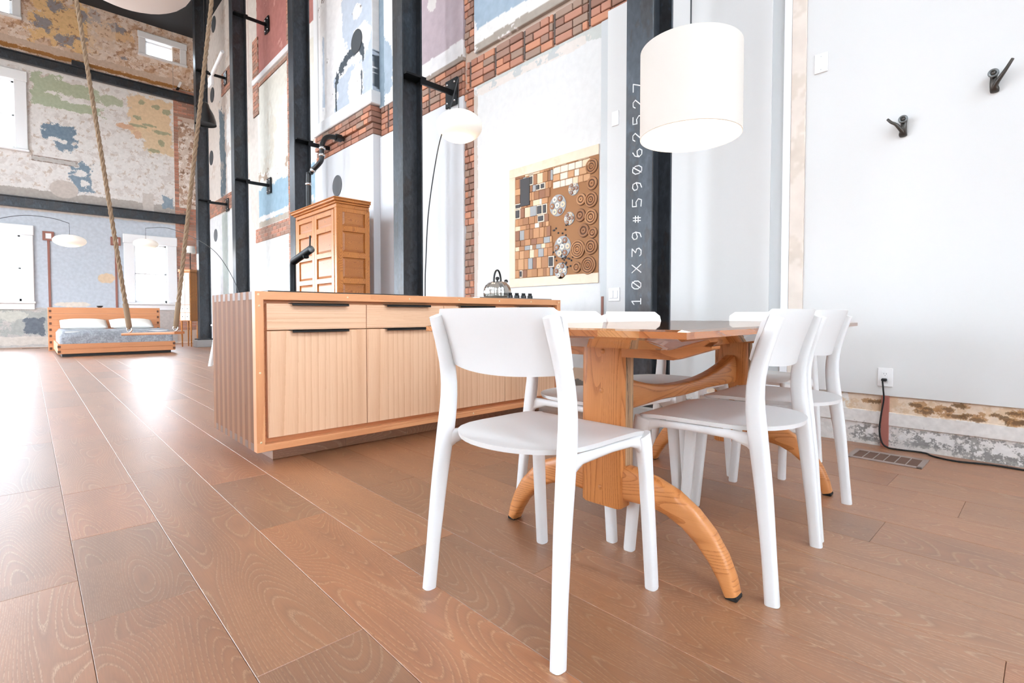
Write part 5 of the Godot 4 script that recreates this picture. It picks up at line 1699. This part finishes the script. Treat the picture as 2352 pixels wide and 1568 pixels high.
# ------------------------------------------------------------------ far end of the room
func build_bedroom() -> void:
	var t := thing("bed_frame", "low timber bed frame with finger-jointed headboard", "bed", Vector3(1.28, 0, -13.6))
	# own axes: foot towards +z
	var zf := 1.20
	var zh := -0.95
	var w := 0.905
	for k in 7:
		put(box(Vector3(-0.985, 0.008 + k * 0.132, zh - 0.055), Vector3(0.985, 0.008 + (k + 1) * 0.132 - 0.002, zh), 0.004), "headboard_plank", M.bed_wood, t)
		for sx in [-0.965, 0.925]:
			put(box(Vector3(sx, 0.035 + k * 0.132, zh - 0.05), Vector3(sx + 0.04, 0.085 + k * 0.132, zh + 0.004), 0.002), "joint", M.bed_joint, t)
	for e in [[-w, w, zf - 0.045, zf], [-w, -w + 0.04, zh, zf - 0.045], [w - 0.04, w, zh, zf - 0.045]]:
		for k in 2:
			put(box(Vector3(e[0], 0.055 + k * 0.092, e[2]), Vector3(e[1], 0.055 + (k + 1) * 0.092 - 0.002, e[3]), 0.004), "side_rail", M.bed_wood, t)
	for sx in [-w, w - 0.04]:
		for k in 2:
			put(box(Vector3(sx - 0.002, 0.075 + k * 0.092, zf - 0.04), Vector3(sx + 0.042, 0.12 + k * 0.092, zf + 0.003), 0.002), "joint", M.bed_joint, t)
	put(box(Vector3(-w + 0.06, 0.0, zh + 0.1), Vector3(w - 0.06, 0.06, zf - 0.10)), "base", M.black_satin, t)
	# mattress and blanket
	var m := thing("mattress", "thick mattress under a grey blanket on the low bed", "mattress", Vector3(1.28, 0.10, -13.6))
	put(box(Vector3(-0.85, 0.0, -0.94), Vector3(0.85, 0.36, 1.13), 0.06), "body", M.linen, m)
	var b := thing("blanket", "grey blanket draped over the low bed", "blanket", Vector3(1.28, 0.13, -13.6))
	var st := start()
	st.set_smooth_group(0)
	var nx := 24
	var nz := 20
	var P := []
	for i in nz + 1:
		var row := []
		for j in nx + 1:
			var u := -1.0 + 2.0 * j / nx
			var q := float(i) / nz
			var x := clampf(u * 1.10, -0.875, 0.875)
			var z := clampf(lerpf(-0.58, 1.42, q), -0.58, 1.15)
			var drop := maxf(0.0, absf(u * 1.10) - 0.84) + maxf(0.0, lerpf(-0.58, 1.42, q) - 1.09)
			var y := 0.345 - drop * 0.95 + 0.008 * sin(x * 9.0 + z * 5.0) + 0.006 * sin(z * 13.0 - x * 4.0)
			row.append(Vector3(x, maxf(y, 0.02), z))
		P.append(row)
	for i in nz:
		for j in nx:
			quad(st, P[i][j], P[i][j + 1], P[i + 1][j + 1], P[i + 1][j], Vector3(signf(P[i][j].x) * 0.2, 1, 0.2))
	obj(st, "throw", M.blanket, b)
	for q in [[0.86, "off-white pillow on the bed, by the wall poles"], [1.68, "off-white pillow on the bed, below the far window"]]:
		var p := thing("pillow", q[1], "pillow", Vector3(q[0], 0.575, -14.22), 0.0, "pillows on the low bed")
		var ps := start()
		ps.set_smooth_group(0)
		var n := 14
		var A := []
		var B := []
		for i in n + 1:
			var ra := []
			var rb := []
			for j in n + 1:
				var u := -1.0 + 2.0 * j / n
				var vv := -1.0 + 2.0 * i / n
				var h := 0.085 * pow(maxf(0.0, (1.0 - pow(absf(u), 3.0)) * (1.0 - pow(absf(vv), 3.0))), 0.6)
				var pin := 1.0 - 0.07 * (1.0 - absf(u)) * pow(absf(vv), 4.0)
				ra.append(Vector3(u * 0.385, h, vv * 0.24 * pin))
				rb.append(Vector3(u * 0.385, -h * 0.9, vv * 0.24 * pin))
			A.append(ra)
			B.append(rb)
		for i in n:
			for j in n:
				quad(ps, A[i][j], A[i][j + 1], A[i + 1][j + 1], A[i + 1][j], Vector3.UP)
				quad(ps, B[i][j], B[i][j + 1], B[i + 1][j + 1], B[i + 1][j], Vector3.DOWN)
		var cu := obj(ps, "cushion", M.linen, p)
		cu.rotation.x = 0.35
	var bo := thing("small_bowl", "small dark bowl standing on the bed headboard", "bowl", Vector3(1.16, 0.932, -14.58))
	put(turned(Vector3.ZERO, Vector3.UP, [Vector2(0.03, 0.0), Vector2(0.05, 0.015), Vector2(0.06, 0.04), Vector2(0.055, 0.042), Vector2(0.045, 0.018), Vector2(0, 0.012)], 18), "body", M.black_satin, bo)
	# brown square emblems on poles against the wall
	for q in [[0.39, "brown square emblem on a thin pole by the blue render"], [1.685, "brown square emblem on a thin pole beside the far window"]]:
		var e := thing("wall_emblem", q[1], "ornament", Vector3(q[0], 0.96, ZF + 0.012), 0.0, "square emblems on poles")
		put(box(Vector3(-0.022, 0.0, -0.012), Vector3(0.022, 1.62, 0.012), 0.003), "pole", M.copper_brown, e)
		var fr := start()
		for r in [[-0.105, 0.105, 1.61, 1.655], [-0.105, 0.105, 1.785, 1.83], [-0.105, -0.055, 1.655, 1.785], [0.055, 0.105, 1.655, 1.785]]:
			bx(fr, Vector3(r[0], r[2], -0.012), Vector3(r[1], r[3], 0.02), 0.004)
		obj(fr, "square_frame", M.copper_brown, e)
		put(box(Vector3(-0.056, 1.653, -0.012), Vector3(0.056, 1.787, 0.006)), "white_centre", M.trim_white, e)
	# slender cabinet on legs by the corner, with a lamp
	var c := thing("tall_cabinet", "narrow pale-fronted cabinet on tapered legs in the far corner", "cabinet", Vector3(2.86, 0, -14.5), 0.72)
	c.scale = Vector3(0.78, 1.0, 0.78)
	put(box(Vector3(-0.17, 0.62, -0.2), Vector3(0.17, 1.80, 0.17), 0.006), "body", M.armoire_wood, c)
	put(box(Vector3(-0.19, 1.80, -0.21), Vector3(0.19, 1.87, 0.19), 0.01), "top", M.armoire_wood, c)
	mat("pale_front", Color(0.92, 0.87, 0.80), 0.5)
	for e in [[-0.155, -0.004], [0.004, 0.155]]:
		var d := put(box(Vector3(-0.188, 1.02, e[0]), Vector3(-0.168, 1.78, e[1]), 0.004), "door", M.pale_front, c)
		put(box(Vector3(-0.191, 1.10, e[0] + 0.03), Vector3(-0.186, 1.70, e[1] - 0.03), 0.002), "panel", M.pale_front, d)
		for k in 2:
			var dr := put(box(Vector3(-0.188, 0.64 + k * 0.19, e[0]), Vector3(-0.168, 0.82 + k * 0.19, e[1]), 0.004), "drawer", M.pale_front, c)
			put(turned(Vector3(-0.188, 0.73 + k * 0.19, (e[0] + e[1]) * 0.5), Vector3(-1, 0, 0), [Vector2(0.008, 0), Vector2(0.01, 0.012), Vector2(0, 0.015)], 10), "knob", M.black_metal, dr)
	for sx in [-1.0, 1.0]:
		for sz in [-1.0, 1.0]:
			var lg := start()
			sweep(lg, [Vector3(sx * 0.13, 0.0, sz * 0.15), Vector3(sx * 0.145, 0.62, sz * 0.155)], [0.014, 0.026], [0.014, 0.026], Vector3(1, 0, 0), 8, 6.0)
			obj(lg, "leg", M.armoire_wood, c)
	var l := thing("table_lamp", "small lamp with white drum shade on the narrow cabinet", "lamp", Vector3(2.90, 1.87, -14.5))
	put(turned(Vector3.ZERO, Vector3.UP, [Vector2(0.06, 0), Vector2(0.06, 0.012), Vector2(0.009, 0.02), Vector2(0.008, 0.42), Vector2(0, 0.42)], 14), "stand", M.black_metal, l)
	put(turned(Vector3(0, 0.40, 0), Vector3.UP, [Vector2(0.115, 0), Vector2(0.095, 0.165), Vector2(0.093, 0.165), Vector2(0.113, 0.0)], 24, false), "shade", M.linen, l)
	# white stool leg standing behind the island end
	var s := thing("white_stool", "white stool with slanted legs behind the island end", "stool", Vector3(2.16, 0, -8.75))
	put(turned(Vector3(0, 0.60, 0), Vector3.UP, [Vector2(0, 0), Vector2(0.15, 0.0), Vector2(0.16, 0.012), Vector2(0.15, 0.03), Vector2(0, 0.03)], 24), "seat", M.chair_white, s)
	for a in 4:
		var th := PI / 4 + a * PI / 2 + 0.4
		var lg := start()
		sweep(lg, [Vector3(cos(th) * 0.21, 0, sin(th) * 0.21), Vector3(cos(th) * 0.10, 0.60, sin(th) * 0.10)], [0.03, 0.014], [0.02, 0.014], Vector3(1, 0, 0.2), 10, 2.5)
		obj(lg, "leg", M.chair_white, s)

# ------------------------------------------------------------------ rope swing
func build_swing() -> void:
	var t := thing("rope_swing", "timber plank swing hung from two thick ropes before the bed", "swing", Vector3.ZERO)
	var a := Vector3(0.790, 0.56, -6.95)
	var b := Vector3(1.189, 0.575, -6.57)
	var d := (b - a).normalized()
	var s := start()
	var side := d.cross(Vector3.UP).normalized()
	sweep(s, [a - d * 0.012, b + d * 0.012], [0.085, 0.085], [0.014, 0.014], side, 12, 9.0)
	obj(s, "seat", M.bed_wood, t)
	var tops := [Vector3(0.035, YC - 0.02, -7.965), Vector3(1.96, YC - 0.02, -6.168)]
	var ends := [a + d * 0.015, b - d * 0.03]
	for k in 2:
		var p: Vector3 = ends[k] + Vector3(0, 0.055, 0)
		var q: Vector3 = tops[k]
		var ax := (q - p).normalized()
		var u := ax.cross(Vector3(0.2, 0, 1)).normalized()
		var w := ax.cross(u)
		var rope := Node3D.new()
		rope.name = "rope"
		t.add_child(rope, true)
		for j in 3:
			var st := start()
			var pts := []
			var n := 150
			for i in n + 1:
				var f := float(i) / n
				var th := TAU * (f * 34.0 + j / 3.0)
				var len := 1.0 if i < n else 1.0
				pts.append(p + (q - p) * f * len + (u * cos(th) + w * sin(th)) * 0.0115)
			tube(st, pts, 0.0125, 6, Vector3(0.9, 0.1, 0.4))
			obj(st, "strand", M.rope, rope)
		# splice below: thicker wrapped end, thimble ring
		var wr := start()
		tube(wr, [p + ax * 0.02, p + ax * 0.28], 0.027, 10)
		obj(wr, "splice", M.rope, rope)
		var rg := start()
		var ring := []
		for i in 15:
			var th := TAU * i / 14.0
			ring.append(ends[k] + Vector3(0, 0.048, 0) + (d * cos(th) + Vector3.UP * sin(th)) * 0.026)
		tube(rg, ring, 0.0075, 8, side)
		obj(rg, "ring", M.stainless, rope)
